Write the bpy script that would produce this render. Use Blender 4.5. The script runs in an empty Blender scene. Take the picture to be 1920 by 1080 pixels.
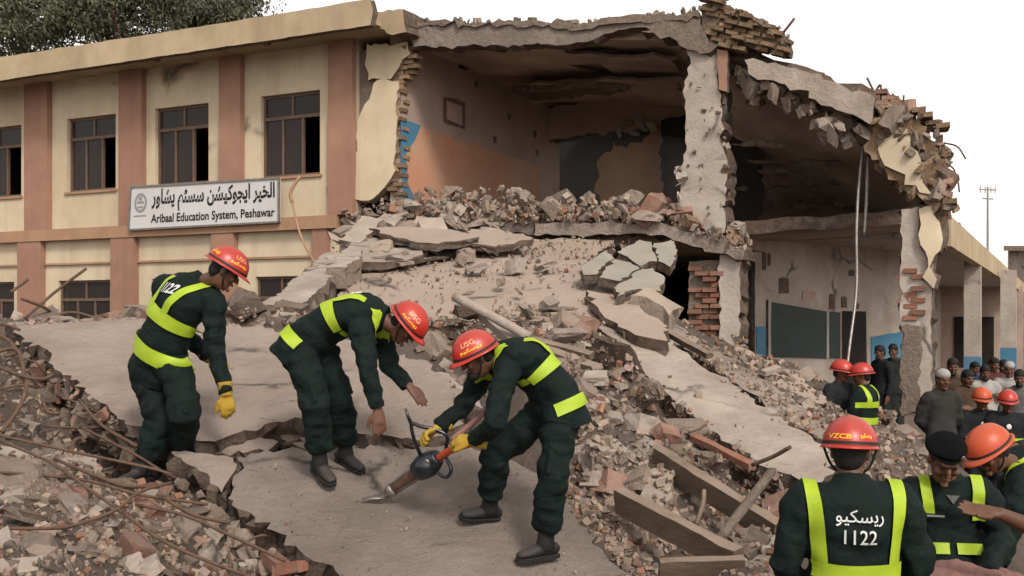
import bpy, bmesh, math, random
import numpy as np
from mathutils import Vector, Matrix, Euler, noise
from mathutils.bvhtree import BVHTree
from mathutils.geometry import delaunay_2d_cdt

R = math.radians
random.seed(7)
rng = np.random.default_rng(11)
SC = bpy.context.scene
COL = SC.collection

# ------------------------------------------------------------------ camera, sky, sun, exposure
F, CX, HY, CZ = 1950.0, 960.0, 590.0, 2.4          # focal length in photo pixels, principal column, horizon row, eye height
cam_d = bpy.data.cameras.new('camera')
cam = bpy.data.objects.new('camera', cam_d)
COL.objects.link(cam)
cam.location = (0, 0, CZ)
cam.rotation_euler = (R(90), 0, 0)
cam_d.sensor_width = 36
cam_d.lens = 36 * F / 1920
cam_d.shift_y = (HY - 540) / 1920
cam_d.clip_end = 2000
SC.camera = cam

SUN_EL, SUN_AZ = 42, 158                            # azimuth clockwise from +Y: behind the camera, from its right
world = bpy.data.worlds.new('World')
SC.world = world
world.use_nodes = True
nt = world.node_tree
bg = nt.nodes['Background']
sky = nt.nodes.new('ShaderNodeTexSky')
sky.sky_type = 'NISHITA'
sky.sun_disc = False
sky.sun_elevation = R(SUN_EL)
sky.sun_rotation = R(SUN_AZ)
sky.air_density = 1.0
sky.dust_density = 2.0
sky.ozone_density = 1.0
hs = nt.nodes.new('ShaderNodeHueSaturation')
hs.inputs['Saturation'].default_value = 0.10
nt.links.new(sky.outputs[0], hs.inputs['Color'])
wm = nt.nodes.new('ShaderNodeMix'); wm.data_type = 'RGBA'; wm.blend_type = 'MULTIPLY'
wm.inputs[0].default_value = 1.0
wm.inputs[7].default_value = (1.0, 0.95, 0.90, 1)
nt.links.new(hs.outputs[0], wm.inputs[6])
nt.links.new(wm.outputs[2], bg.inputs['Color'])
bg.inputs['Strength'].default_value = 0.15

sun_d = bpy.data.lights.new('sun', 'SUN')
sun_d.energy = 1.5
sun_d.angle = R(11)
sun_d.color = (1.0, 0.93, 0.84)
sun = bpy.data.objects.new('sun', sun_d)
COL.objects.link(sun)
_sd = Vector((math.sin(R(SUN_AZ)) * math.cos(R(SUN_EL)), math.cos(R(SUN_AZ)) * math.cos(R(SUN_EL)), math.sin(R(SUN_EL))))
sun.rotation_euler = _sd.to_track_quat('Z', 'Y').to_euler()
sun.location = _sd * 40

SC.view_settings.view_transform = 'Standard'
SC.view_settings.look = 'None'
SC.view_settings.gamma = 1
SC.view_settings.use_curve_mapping = False
SC.view_settings.exposure = 0.85
SC.cycles.max_bounces = 6

# ------------------------------------------------------------------ helpers
def at(px, py, D):
    return Vector(((px - CX) / F * D, D, CZ + (HY - py) / F * D))

UX, UY = 0.897, -0.442        # along the school front, towards the right
VX, VY = 0.442, 0.897         # into the building
AX, AY = (600 - CX) / F * 18.5, 18.5
def fac(s, n, z):
    return Vector((AX + s * UX + n * VX, AY + s * UY + n * VY, z))
def s_px(px, n=0.0):
    k = (px - CX) / F
    return (k * (AY + n * VY) - (AX + n * VX)) / (UX - k * UY)
def fpx(px, py, n=0.0):
    """point of the plane n = const of the school front that is seen at a photo pixel"""
    s = s_px(px, n)
    D = AY + s * UY + n * VY
    return fac(s, n, CZ + (HY - py) / F * D)
def z_px(px, py, n=0.0):
    return fpx(px, py, n).z

ORG = {}
def link(o, parent=None):
    COL.objects.link(o)
    if parent is not None:
        o.parent = parent
    return o
def tag(o, label=None, cat=None, group=None, kind=None):
    if label: o['label'] = label
    if cat: o['category'] = cat
    if group: o['group'] = group
    if kind: o['kind'] = kind
    return o
def empty(name, loc, label=None, cat=None, group=None, kind=None):
    o = bpy.data.objects.new(name, None)
    o.empty_display_size = 0.2
    o.location = loc
    link(o)
    ORG[o.name] = Vector(loc)
    return tag(o, label, cat, group, kind)
def mk(name, V, Fc, mats, parent=None, smooth=False, fm=None, origin=None):
    """one mesh object out of world-space vertices"""
    if parent is not None:
        org = ORG[parent.name]
    elif origin is not None:
        org = Vector(origin)
    else:
        org = Vector((0, 0, 0))
    me = bpy.data.meshes.new(name)
    me.from_pydata([(v[0] - org.x, v[1] - org.y, v[2] - org.z) for v in V], [], Fc)
    if not isinstance(mats, (list, tuple)): mats = [mats]
    for m in mats: me.materials.append(m)
    if fm is not None:
        me.polygons.foreach_set('material_index', fm)
    if smooth:
        me.polygons.foreach_set('use_smooth', [True] * len(me.polygons))
    me.update()
    o = bpy.data.objects.new(name, me)
    link(o, parent)
    if parent is None: o.location = org
    ORG[o.name] = org
    return o
def mean(V):
    c = Vector((0, 0, 0))
    for v in V: c += Vector(v)
    return c / len(V)

class MB:
    """collects boxes, tubes and blobs"""
    def __init__(self): self.V = []; self.F = []
    def add(self, V, Fc):
        b = len(self.V)
        self.V += [Vector(v) for v in V]
        self.F += [tuple(i + b for i in f) for f in Fc]
        return self
    def hexa(self, p):
        """eight corners: bottom ring then top ring"""
        return self.add(p, [(3, 2, 1, 0), (4, 5, 6, 7), (0, 1, 5, 4), (1, 2, 6, 5), (2, 3, 7, 6), (3, 0, 4, 7)])
    def fbox(self, s0, s1, n0, n1, z0, z1):
        p = [fac(s0, n0, z0), fac(s1, n0, z0), fac(s1, n1, z0), fac(s0, n1, z0),
             fac(s0, n0, z1), fac(s1, n0, z1), fac(s1, n1, z1), fac(s0, n1, z1)]
        return self.hexa(p)
    def beam(self, a, b, w, h, up=(0, 0, 1)):
        a = Vector(a); b = Vector(b)
        t = (b - a).normalized()
        s = t.cross(Vector(up)).normalized()
        u = s.cross(t)
        s = s * w / 2; u = u * h / 2
        return self.hexa([a - s - u, a + s - u, b + s - u, b - s - u, a - s + u, a + s + u, b + s + u, b - s + u])
    def tube(self, pts, radii, seg=12, side=None, wr=0.0, wf=0.05, seed=0.0, cap=True):
        """loft of elliptic rings; radii: number or (across, deep) each; side: the 'across' direction(s)"""
        n = len(pts)
        pts = [Vector(p) for p in pts]
        b = len(self.V)
        prev = None
        L = 0.0
        for i in range(n):
            t = (pts[min(i + 1, n - 1)] - pts[max(i - 1, 0)])
            t = t.normalized() if t.length > 1e-9 else Vector((0, 0, 1))
            if i: L += (pts[i] - pts[i - 1]).length
            if side is not None:
                a = Vector(side[i] if isinstance(side, list) else side)
            else:
                a = prev if prev is not None else (Vector((0, 0, 1)) if abs(t.z) < 0.9 else Vector((1, 0, 0)))
            a = (a - t * a.dot(t))
            if a.length < 1e-6: a = t.orthogonal()
            a.normalize()
            prev = a
            c = t.cross(a)
            r = radii[i] if isinstance(radii, (list, tuple)) else radii
            ra, rc = r if isinstance(r, (list, tuple)) else (r, r)
            for k in range(seg):
                th = 2 * math.pi * k / seg
                q = 1.0
                if wr:
                    q += wr * (noise.noise(Vector((L / wf + seed, 0.9 * math.cos(th + L * 3) + seed, 0.9 * math.sin(th + L * 3)))) +
                               0.5 * noise.noise(Vector((L / wf * 2.1 - seed, 1.6 * math.cos(th), 1.6 * math.sin(th)))))
                self.V.append(pts[i] + a * (ra * q * math.cos(th)) + c * (rc * q * math.sin(th)))
        for i in range(n - 1):
            for k in range(seg):
                k2 = (k + 1) % seg
                self.F.append((b + i * seg + k, b + i * seg + k2, b + (i + 1) * seg + k2, b + (i + 1) * seg + k))
        if cap:
            self.F.append(tuple(b + k for k in reversed(range(seg))))
            self.F.append(tuple(b + (n - 1) * seg + k for k in range(seg)))
        return self
    def blob(self, c, r, ax=None, nu=12, nv=8):
        """ellipsoid with radii r along axes ax"""
        c = Vector(c)
        if ax is None: ax = (Vector((1, 0, 0)), Vector((0, 1, 0)), Vector((0, 0, 1)))
        b = len(self.V)
        for j in range(1, nv):
            ph = math.pi * j / nv
            for i in range(nu):
                th = 2 * math.pi * i / nu
                self.V.append(c + ax[0] * (r[0] * math.sin(ph) * math.cos(th)) + ax[1] * (r[1] * math.sin(ph) * math.sin(th)) - ax[2] * (r[2] * math.cos(ph)))
        lo = len(self.V); self.V.append(c - ax[2] * r[2])
        hi = len(self.V); self.V.append(c + ax[2] * r[2])
        for j in range(nv - 2):
            for i in range(nu):
                i2 = (i + 1) % nu
                self.F.append((b + j * nu + i, b + j * nu + i2, b + (j + 1) * nu + i2, b + (j + 1) * nu + i))
        for i in range(nu):
            i2 = (i + 1) % nu
            self.F.append((lo, b + i2, b + i))
            self.F.append((hi, b + (nv - 2) * nu + i, b + (nv - 2) * nu + i2))
        return self
    def build(self, name, mats, parent=None, smooth=False, origin=None, fm=None):
        return mk(name, self.V, self.F, mats, parent, smooth, fm, origin)

def catmull(pts, n=6):
    pts = [Vector(p) for p in pts]
    out = []
    P = [pts[0] * 2 - pts[1]] + pts + [pts[-1] * 2 - pts[-2]]
    for i in range(1, len(P) - 2):
        for j in range(n):
            t = j / n
            a, b, c, d = P[i - 1], P[i], P[i + 1], P[i + 2]
            out.append(0.5 * ((2 * b) + (c - a) * t + (2 * a - 5 * b + 4 * c - d) * t * t + (3 * b - a - 3 * c + d) * t ** 3))
    out.append(pts[-1])
    return out

def remesh(mb, name, mat, parent, voxel, smooth=3, disp=0.0, dscale=0.1):
    """overlapping closed shapes -> one continuous skin"""
    org = ORG[parent.name]
    me = bpy.data.meshes.new('tmp')
    me.from_pydata([tuple(v - org) for v in mb.V], [], mb.F)
    o = bpy.data.objects.new('tmp', me)
    COL.objects.link(o)
    m = o.modifiers.new('r', 'REMESH'); m.mode = 'VOXEL'; m.voxel_size = voxel; m.adaptivity = 0
    if smooth:
        s = o.modifiers.new('s', 'SMOOTH'); s.factor = 0.5; s.iterations = smooth
    if disp:
        d = o.modifiers.new('d', 'DISPLACE')
        tx = bpy.data.textures.new('folds', 'CLOUDS'); tx.noise_scale = dscale
        d.texture = tx; d.strength = disp; d.mid_level = 0.5
    dg = bpy.context.evaluated_depsgraph_get()
    ev = bpy.data.meshes.new_from_object(o.evaluated_get(dg))
    ev.name = name
    bpy.data.objects.remove(o); bpy.data.meshes.remove(me)
    ev.materials.clear(); ev.materials.append(mat)
    ev.polygons.foreach_set('use_smooth', [True] * len(ev.polygons))
    r = bpy.data.objects.new(name, ev)
    link(r, parent)
    ORG[r.name] = org
    return r

# ------------------------------------------------------------------ materials
MATS = {}
ALB = {'cream_paint': 0.88, 'weathered_fascia': 0.72, 'dark_green_uniform': 1.0, 'red_helmet_shell': 0.6, 'orange_helmet_shell': 0.62, 'yellow_green_reflective_tape': 0.58, 'grimy_ceiling': 1.35, 'dark_interior': 0.35, 'room_mauve_wall': 1.0, 'room_orange_wall': 1.1, 'room_ochre_wall': 1.1, 'shaded_rubble_soil': 0.40, 'painted_plaster': 0.52, 'blue_dado_paint': 1.0, 'yellow_print': 0.9, 'white_print': 0.8, 'black_leather': 0.8, 'brown_skin': 0.5, 'sign_face': 0.8, 'terracotta_paint': 0.86, 'band_paint': 0.7}   # colour factor per material; soil and interior darkened as shade, room surfaces lightened as light
def nd(m, t, **kw):
    n = m.node_tree.nodes.new(t)
    for k, v in kw.items(): setattr(n, k, v)
    return n
def material(name, c1, c2=None, scale=3.0, rough=0.85, bump=0.3, bscale=25.0, c3=None, s3=0.8, m3=0.5, metallic=0.0,
             rnd=0.0, attr=False, stretch=None, streak=None, crack=0.0, pits=0.0, spec=0.3, bdist=0.02, c4=None, s4=1.5, t4=0.6, dust=None, dustamt=0.5):
    """base colour mottled between c1 and c2, blotches of c3, optional hard patches of c4, optional settled dust, bumpy"""
    g_ = ALB.get(name, 0.66)
    sc_ = lambda c: tuple(x * g_ for x in c) if c else c
    c2 = c2 or tuple(x * 0.75 for x in c1)
    c1, c2, c3, c4, dust = sc_(c1), sc_(c2), sc_(c3), sc_(c4), sc_(dust)
    m = bpy.data.materials.new(name); m.use_nodes = True
    N = m.node_tree.nodes; Lk = m.node_tree.links
    b = N['Principled BSDF']
    geo = nd(m, 'ShaderNodeNewGeometry')
    vec = geo.outputs['Position']
    if stretch:
        mp = nd(m, 'ShaderNodeMapping'); mp.inputs['Scale'].default_value = stretch
        Lk.new(vec, mp.inputs['Vector']); vec = mp.outputs[0]
    n1 = nd(m, 'ShaderNodeTexNoise'); n1.inputs['Scale'].default_value = scale; n1.inputs['Detail'].default_value = 8; n1.inputs['Roughness'].default_value = 0.65
    Lk.new(vec, n1.inputs['Vector'])
    rp = nd(m, 'ShaderNodeValToRGB'); rp.color_ramp.elements[0].position = 0.32; rp.color_ramp.elements[1].position = 0.68
    rp.color_ramp.elements[0].color = (*c2, 1); rp.color_ramp.elements[1].color = (*c1, 1)
    Lk.new(n1.outputs[0], rp.inputs[0])
    col = rp.outputs[0]
    def mix(col, other, fac, blend='MIX'):
        x = nd(m, 'ShaderNodeMix'); x.data_type = 'RGBA'; x.blend_type = blend
        if hasattr(fac, 'node'): Lk.new(fac, x.inputs[0])
        else: x.inputs[0].default_value = fac
        Lk.new(col, x.inputs[6])
        if hasattr(other, 'node'): Lk.new(other, x.inputs[7])
        else: x.inputs[7].default_value = (*other, 1)
        return x.outputs[2]
    def patch(sc, lo, hi, amt):
        n = nd(m, 'ShaderNodeTexNoise'); n.inputs['Scale'].default_value = sc; n.inputs['Detail'].default_value = 6; n.inputs['Roughness'].default_value = 0.6
        Lk.new(geo.outputs['Position'], n.inputs['Vector'])
        r = nd(m, 'ShaderNodeMapRange'); r.inputs[1].default_value = lo; r.inputs[2].default_value = hi; r.inputs[3].default_value = 0; r.inputs[4].default_value = amt
        Lk.new(n.outputs[0], r.inputs[0])
        return r.outputs[0]
    if c3: col = mix(col, c3, patch(s3, 0.42, 0.72, m3))
    if c4: col = mix(col, c4, patch(s4, t4, t4 + 0.03, 0.9))
    if streak:
        mp2 = nd(m, 'ShaderNodeMapping'); mp2.inputs['Scale'].default_value = (1.6, 1.6, 0.16); Lk.new(geo.outputs['Position'], mp2.inputs['Vector'])
        ns = nd(m, 'ShaderNodeTexNoise'); ns.inputs['Scale'].default_value = 1.0; ns.inputs['Detail'].default_value = 6; ns.inputs['Roughness'].default_value = 0.7
        Lk.new(mp2.outputs[0], ns.inputs['Vector'])
        rs = nd(m, 'ShaderNodeMapRange'); rs.inputs[1].default_value = 0.48; rs.inputs[2].default_value = 0.75; rs.inputs[4].default_value = 0.5
        Lk.new(ns.outputs[0], rs.inputs[0])
        col = mix(col, sc_(streak), rs.outputs[0])
    hgt = []
    if crack:
        nz = nd(m, 'ShaderNodeTexNoise'); nz.inputs['Scale'].default_value = 1.7; nz.inputs['Detail'].default_value = 5
        Lk.new(geo.outputs['Position'], nz.inputs['Vector'])
        va = nd(m, 'ShaderNodeMix'); va.data_type = 'VECTOR'; va.inputs[0].default_value = 0.35
        Lk.new(geo.outputs['Position'], va.inputs[4]); Lk.new(nz.outputs['Color'], va.inputs[5])
        vo = nd(m, 'ShaderNodeTexVoronoi'); vo.feature = 'DISTANCE_TO_EDGE'; vo.inputs['Scale'].default_value = crack
        Lk.new(va.outputs[1], vo.inputs['Vector'])
        rv = nd(m, 'ShaderNodeMapRange'); rv.inputs[1].default_value = 0.0; rv.inputs[2].default_value = 0.022; rv.inputs[3].default_value = 1.0; rv.inputs[4].default_value = 0.0
        Lk.new(vo.outputs['Distance'], rv.inputs[0])
        mu_ = nd(m, 'ShaderNodeMath', operation='MULTIPLY'); Lk.new(rv.outputs[0], mu_.inputs[0]); Lk.new(patch(0.9, 0.50, 0.60, 1.0), mu_.inputs[1])
        col = mix(col, tuple(x * 0.22 for x in c2), mu_.outputs[0])
        hgt.append((mu_.outputs[0], -0.6))
    if pits:
        vp = nd(m, 'ShaderNodeTexVoronoi'); vp.inputs['Scale'].default_value = pits; vp.inputs['Randomness'].default_value = 1.0
        Lk.new(geo.outputs['Position'], vp.inputs['Vector'])
        rq = nd(m, 'ShaderNodeMapRange'); rq.inputs[1].default_value = 0.10; rq.inputs[2].default_value = 0.24; rq.inputs[3].default_value = 1.0; rq.inputs[4].default_value = 0.0
        Lk.new(vp.outputs['Distance'], rq.inputs[0])
        mq = nd(m, 'ShaderNodeMath', operation='MULTIPLY'); Lk.new(rq.outputs[0], mq.inputs[0]); Lk.new(patch(1.6, 0.5, 0.62, 1.0), mq.inputs[1])
        col = mix(col, tuple(x * 0.4 for x in c2), mq.outputs[0])
    if rnd:
        oi = nd(m, 'ShaderNodeObjectInfo')
        r = nd(m, 'ShaderNodeMapRange'); r.inputs[3].default_value = 1 - rnd; r.inputs[4].default_value = 1 + rnd * 0.6
        Lk.new(oi.outputs['Random'], r.inputs[0])
        col = mix(col, r.outputs[0], 1.0, 'MULTIPLY')
    if attr:
        a = nd(m, 'ShaderNodeAttribute'); a.attribute_name = 'tint'
        col = mix(col, a.outputs['Color'], 1.0, 'MULTIPLY')
    if dust:
        sp = nd(m, 'ShaderNodeSeparateXYZ'); Lk.new(geo.outputs['Normal'], sp.inputs[0])
        r = nd(m, 'ShaderNodeMapRange'); r.inputs[1].default_value = 0.25; r.inputs[2].default_value = 0.95; r.inputs[4].default_value = dustamt
        Lk.new(sp.outputs[2], r.inputs[0])
        mu = nd(m, 'ShaderNodeMath', operation='MULTIPLY')
        Lk.new(r.outputs[0], mu.inputs[0]); Lk.new(patch(2.3, 0.25, 0.6, 1.0), mu.inputs[1])
        col = mix(col, dust, mu.outputs[0])
    Lk.new(col, b.inputs['Base Color'])
    b.inputs['Roughness'].default_value = rough
    b.inputs['Metallic'].default_value = metallic
    b.inputs['Specular IOR Level'].default_value = spec
    if bump:
        n2 = nd(m, 'ShaderNodeTexNoise'); n2.inputs['Scale'].default_value = bscale; n2.inputs['Detail'].default_value = 7; n2.inputs['Roughness'].default_value = 0.7
        Lk.new(vec, n2.inputs['Vector'])
        bp = nd(m, 'ShaderNodeBump'); bp.inputs['Strength'].default_value = bump; bp.inputs['Distance'].default_value = bdist
        Lk.new(n2.outputs[0], bp.inputs['Height']); Lk.new(bp.outputs[0], b.inputs['Normal'])
    MATS[name] = m
    return m

DUST = (0.44, 0.335, 0.27)
M = {}
M['slab'] = material('slab_concrete', (0.45, 0.36, 0.30), (0.33, 0.26, 0.215), 1.6, 0.9, 0.9, 11, c3=(0.235, 0.185, 0.15), s3=1.1, m3=0.8, crack=0.8, c4=(0.22, 0.17, 0.135), s4=5.0, t4=0.66, bdist=0.06)
M['slabdark'] = material('darkened_slab_concrete', (0.34, 0.28, 0.235), (0.25, 0.2, 0.168), 1.8, 0.9, 0.9, 11, c3=(0.18, 0.143, 0.118), s3=1.3, m3=0.8, crack=0.7, c4=(0.19, 0.15, 0.12), s4=6.0, t4=0.66, bdist=0.06)  # darker slab copy; foreground darkening of the front slab put into the colour
M['floorslab'] = material('fallen_floor_plaster', (0.50, 0.395, 0.33), (0.40, 0.31, 0.255), 1.2, 0.9, 0.8, 8, c3=(0.34, 0.27, 0.19), s3=0.6, m3=0.7, crack=0.45, c4=(0.30, 0.22, 0.175), s4=3.0, t4=0.66, bdist=0.04)
M['core'] = material('broken_concrete', (0.26, 0.2, 0.155), (0.085, 0.064, 0.05), 9, 0.95, 1.0, 16, c3=(0.17, 0.075, 0.045), s3=2.5, m3=0.5, bdist=0.06)
M['pale'] = material('pale_concrete', (0.54, 0.45, 0.38), (0.38, 0.31, 0.255), 3, 0.9, 0.9, 14, c3=(0.28, 0.225, 0.18), s3=1.6, m3=0.75, crack=0.9, bdist=0.03)
M['cream'] = material('cream_paint', (0.57, 0.475, 0.345), (0.50, 0.41, 0.29), 1.3, 0.85, 0.2, 30, c3=(0.38, 0.29, 0.19), s3=0.6, m3=0.6, streak=(0.30, 0.225, 0.15), crack=0.25)
M['fascia'] = material('weathered_fascia', (0.56, 0.44, 0.29), (0.44, 0.33, 0.205), 1.2, 0.9, 0.25, 20, c3=(0.28, 0.215, 0.14), s3=0.7, m3=0.7, streak=(0.22, 0.17, 0.115))
M['pink'] = material('terracotta_paint', (0.335, 0.19, 0.13), (0.27, 0.15, 0.105), 2, 0.85, 0.2, 30, c3=(0.24, 0.12, 0.085), s3=0.8, m3=0.6, streak=(0.19, 0.105, 0.075))
M['band'] = material('band_paint', (0.47, 0.285, 0.175), (0.37, 0.215, 0.13), 2, 0.85, 0.2, 25, c3=(0.25, 0.15, 0.095), s3=0.7, m3=0.5)
M['frame'] = material('brown_window_steel', (0.20, 0.125, 0.085), (0.13, 0.08, 0.055), 8, 0.6, 0.1, 40)
M['curtain'] = material('dusty_red_curtain', (0.10, 0.045, 0.035), (0.05, 0.022, 0.018), 6, 0.95, 0.3, 20, stretch=(6, 6, 0.4))
M['roombrown'] = material('room_mauve_wall', (0.36, 0.265, 0.215), (0.28, 0.2, 0.165), 1.4, 0.9, 0.3, 12, c3=(0.2, 0.145, 0.12), s3=0.6, m3=0.5)
M['orange'] = material('room_orange_wall', (0.40, 0.185, 0.105), (0.32, 0.165, 0.10), 1.5, 0.9, 0.2, 14, c3=(0.36, 0.255, 0.19), s3=0.6, m3=0.7)
M['blue'] = material('blue_dado_paint', (0.045, 0.155, 0.25), (0.035, 0.115, 0.19), 2, 0.8, 0.2, 20, c3=(0.2, 0.2, 0.2), s3=1.5, m3=0.3)
M['ochre'] = material('room_ochre_wall', (0.33, 0.2, 0.105), (0.25, 0.145, 0.075), 1.5, 0.9, 0.2, 14)
M['ceil'] = material('grimy_ceiling', (0.33, 0.25, 0.20), (0.20, 0.148, 0.115), 1.0, 0.95, 0.7, 7, c3=(0.105, 0.078, 0.06), s3=0.7, m3=0.7, bdist=0.05, stretch=(1, 1, 1))
M['white'] = material('grimy_white_paint', (0.60, 0.52, 0.45), (0.46, 0.385, 0.325), 1.8, 0.85, 0.6, 16, c3=(0.32, 0.26, 0.21), s3=1.2, m3=0.7, crack=0.7, streak=(0.34, 0.27, 0.22), bdist=0.03)
M['board'] = material('blackboard_green', (0.028, 0.045, 0.042), (0.02, 0.032, 0.03), 4, 0.6, 0.05, 30)
M['dark'] = material('dark_interior', (0.05, 0.037, 0.03), (0.025, 0.019, 0.016), 2, 0.95, 0.1, 20)  # near-black colour stands in for the shade deep inside rooms and doorways
M['brick'] = material('brick', (0.36, 0.15, 0.095), (0.26, 0.115, 0.075), 14, 0.92, 0.7, 45, c3=(0.34, 0.27, 0.22), s3=5, m3=0.55, rnd=0.35)
M['tanbrick'] = material('weathered_tan_brick', (0.40, 0.285, 0.175), (0.24, 0.16, 0.1), 9, 0.95, 0.9, 30, c3=(0.3, 0.15, 0.09), s3=3, m3=0.5, rnd=0.4, bdist=0.04)
M['mortar'] = material('mortar_rubble', (0.33, 0.26, 0.2), (0.2, 0.15, 0.115), 12, 0.95, 1.0, 25, bdist=0.05)
M['chunk'] = material('rubble_chunk', (0.40, 0.31, 0.25), (0.28, 0.215, 0.17), 5, 0.95, 0.9, 22, c3=(0.22, 0.16, 0.12), s3=2.2, m3=0.5, rnd=0.38, bdist=0.04)
M['rock'] = material('dark_rock', (0.25, 0.185, 0.14), (0.15, 0.11, 0.085), 5, 0.95, 1.0, 14, rnd=0.25, bdist=0.06, dust=DUST, dustamt=0.35)
M['redchunk'] = material('broken_brick', (0.36, 0.19, 0.135), (0.28, 0.15, 0.11), 8, 0.95, 0.9, 30, c3=(0.38, 0.285, 0.23), s3=4, m3=0.9, rnd=0.3)
M['mound'] = material('shaded_rubble_soil', (0.36, 0.275, 0.22), (0.22, 0.165, 0.13), 3.5, 0.97, 1.0, 16, c3=(0.16, 0.118, 0.09), s3=1.0, m3=0.6, bdist=0.08)  # soil colour darkened so the gaps between stones look shaded
M['debris'] = material('small_debris', (0.42, 0.33, 0.265), (0.31, 0.24, 0.19), 9, 0.95, 0.6, 40, attr=True)
M['ground'] = material('ground_dirt', (0.30, 0.23, 0.175), (0.22, 0.165, 0.125), 0.7, 0.97, 0.5, 6)
M['rebar'] = material('rusty_steel', (0.19, 0.115, 0.075), (0.11, 0.065, 0.045), 20, 0.8, 0.4, 80, metallic=0.2)
M['wood'] = material('weathered_wood', (0.24, 0.17, 0.12), (0.14, 0.1, 0.07), 6, 0.85, 0.5, 30, stretch=(1, 1, 6), dust=DUST, dustamt=0.6)
M['green'] = material('dark_green_uniform', (0.0024, 0.0082, 0.0066), (0.0016, 0.0052, 0.0043), 5, 0.8, 0.6, 20, bdist=0.025, spec=0.2, c3=(0.004, 0.0115, 0.0095), s3=3, m3=0.5)
M['black'] = material('black_leather', (0.02, 0.019, 0.019), (0.012, 0.0115, 0.0115), 8, 0.6, 0.3, 60, dust=(0.16, 0.125, 0.1), dustamt=0.35, spec=0.3)
M['beret'] = material('black_wool', (0.006, 0.006, 0.007), (0.004, 0.004, 0.005), 8, 0.95, 0.3, 120, spec=0.08)
M['hivis'] = material('yellow_green_reflective_tape', (0.50, 0.68, 0.035), (0.42, 0.58, 0.03), 14, 0.55, 0.15, 60)
M['red'] = material('red_helmet_shell', (0.62, 0.032, 0.018), (0.52, 0.024, 0.014), 4, 0.35, 0.05, 30, c3=(0.36, 0.05, 0.035), s3=5, m3=0.45, spec=0.45, dust=(0.5, 0.2, 0.15), dustamt=0.35)
M['orangered'] = material('orange_helmet_shell', (0.68, 0.105, 0.035), (0.58, 0.085, 0.03), 4, 0.4, 0.05, 30, dust=(0.55, 0.3, 0.2), dustamt=0.3)
M['yellow'] = material('yellow_print', (0.85, 0.42, 0.04), (0.78, 0.36, 0.03), 20, 0.5, 0)
M['paleyellow'] = material('pale_print', (0.85, 0.38, 0.2), (0.8, 0.34, 0.18), 20, 0.5, 0)
M['print'] = material('white_print', (0.62, 0.64, 0.62), (0.54, 0.56, 0.54), 20, 0.7, 0)
M['skin'] = material('brown_skin', (0.21, 0.092, 0.052), (0.165, 0.07, 0.039), 12, 0.55, 0.1, 60, spec=0.35)
M['hair'] = material('black_hair', (0.012, 0.009, 0.008), (0.007, 0.006, 0.005), 30, 0.7, 0.5, 120)
M['glove'] = material('yellow_work_glove', (0.52, 0.37, 0.035), (0.40, 0.24, 0.025), 14, 0.8, 0.4, 50, c3=(0.36, 0.16, 0.03), s3=6, m3=0.4)
M['steel'] = material('worn_steel', (0.42, 0.39, 0.36), (0.26, 0.235, 0.21), 14, 0.4, 0.2, 60, metallic=0.8)
M['toolblack'] = material('black_tool_casing', (0.013, 0.017, 0.026), (0.009, 0.012, 0.018), 8, 0.28, 0.05, 40, spec=0.6)
M['toolorange'] = material('orange_tool_grip', (0.62, 0.1, 0.035), (0.5, 0.08, 0.03), 8, 0.5, 0.1, 40)
M['signface'] = material('sign_face', (0.60, 0.585, 0.58), (0.53, 0.515, 0.51), 2, 0.6, 0, c3=(0.45, 0.43, 0.42), s3=1, m3=0.4)
M['ink'] = material('black_ink', (0.014, 0.014, 0.017), (0.01, 0.01, 0.012), 9, 0.6, 0)
M['greyink'] = material('grey_ink', (0.33, 0.34, 0.35), (0.28, 0.29, 0.3), 9, 0.6, 0)
M['kameez'] = material('charcoal_cotton', (0.032, 0.032, 0.027), (0.022, 0.022, 0.019), 5, 0.9, 0.3, 30)
M['cloth_brown'] = material('brown_cotton', (0.085, 0.05, 0.028), (0.055, 0.033, 0.02), 5, 0.9, 0.3, 30)  # onlookers' cotton colours darkened to imitate the verandah shade
M['cloth_white'] = material('off_white_cotton', (0.42, 0.4, 0.37), (0.34, 0.32, 0.3), 5, 0.9, 0.3, 30)
M['cloth_blue'] = material('blue_cotton', (0.02, 0.055, 0.12), (0.015, 0.04, 0.09), 5, 0.9, 0.3, 30)
M['cloth_maroon'] = material('maroon_cotton', (0.10, 0.026, 0.026), (0.07, 0.018, 0.018), 5, 0.9, 0.3, 30)
M['cloth_grey'] = material('grey_cotton', (0.14, 0.135, 0.13), (0.1, 0.097, 0.093), 5, 0.9, 0.3, 30)
M['navy'] = material('navy_turnout_cloth', (0.014, 0.016, 0.02), (0.01, 0.011, 0.014), 5, 0.9, 0.3, 30)
M['pinkcloth'] = material('dusty_pink_cloth', (0.33, 0.18, 0.15), (0.25, 0.13, 0.11), 4, 0.95, 0.5, 25)
M['mural'] = material('painted_plaster', (0.50, 0.44, 0.36), (0.42, 0.36, 0.29), 2.5, 0.9, 0.3, 20, c3=(0.3, 0.34, 0.29), s3=1.2, m3=0.7)
M['bark'] = material('tree_bark', (0.12, 0.085, 0.06), (0.07, 0.05, 0.035), 8, 0.95, 0.8, 20, stretch=(1, 1, 0.3))
def glass_mat():
    m = bpy.data.materials.new('dusty_window_glass'); m.use_nodes = True
    b = m.node_tree.nodes['Principled BSDF']
    b.inputs['Base Color'].default_value = (0.03, 0.022, 0.02, 1)
    b.inputs['Roughness'].default_value = 0.22
    b.inputs['Alpha'].default_value = 0.55
    b.inputs['Specular IOR Level'].default_value = 0.35
    return m
M['glass'] = glass_mat()
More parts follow.
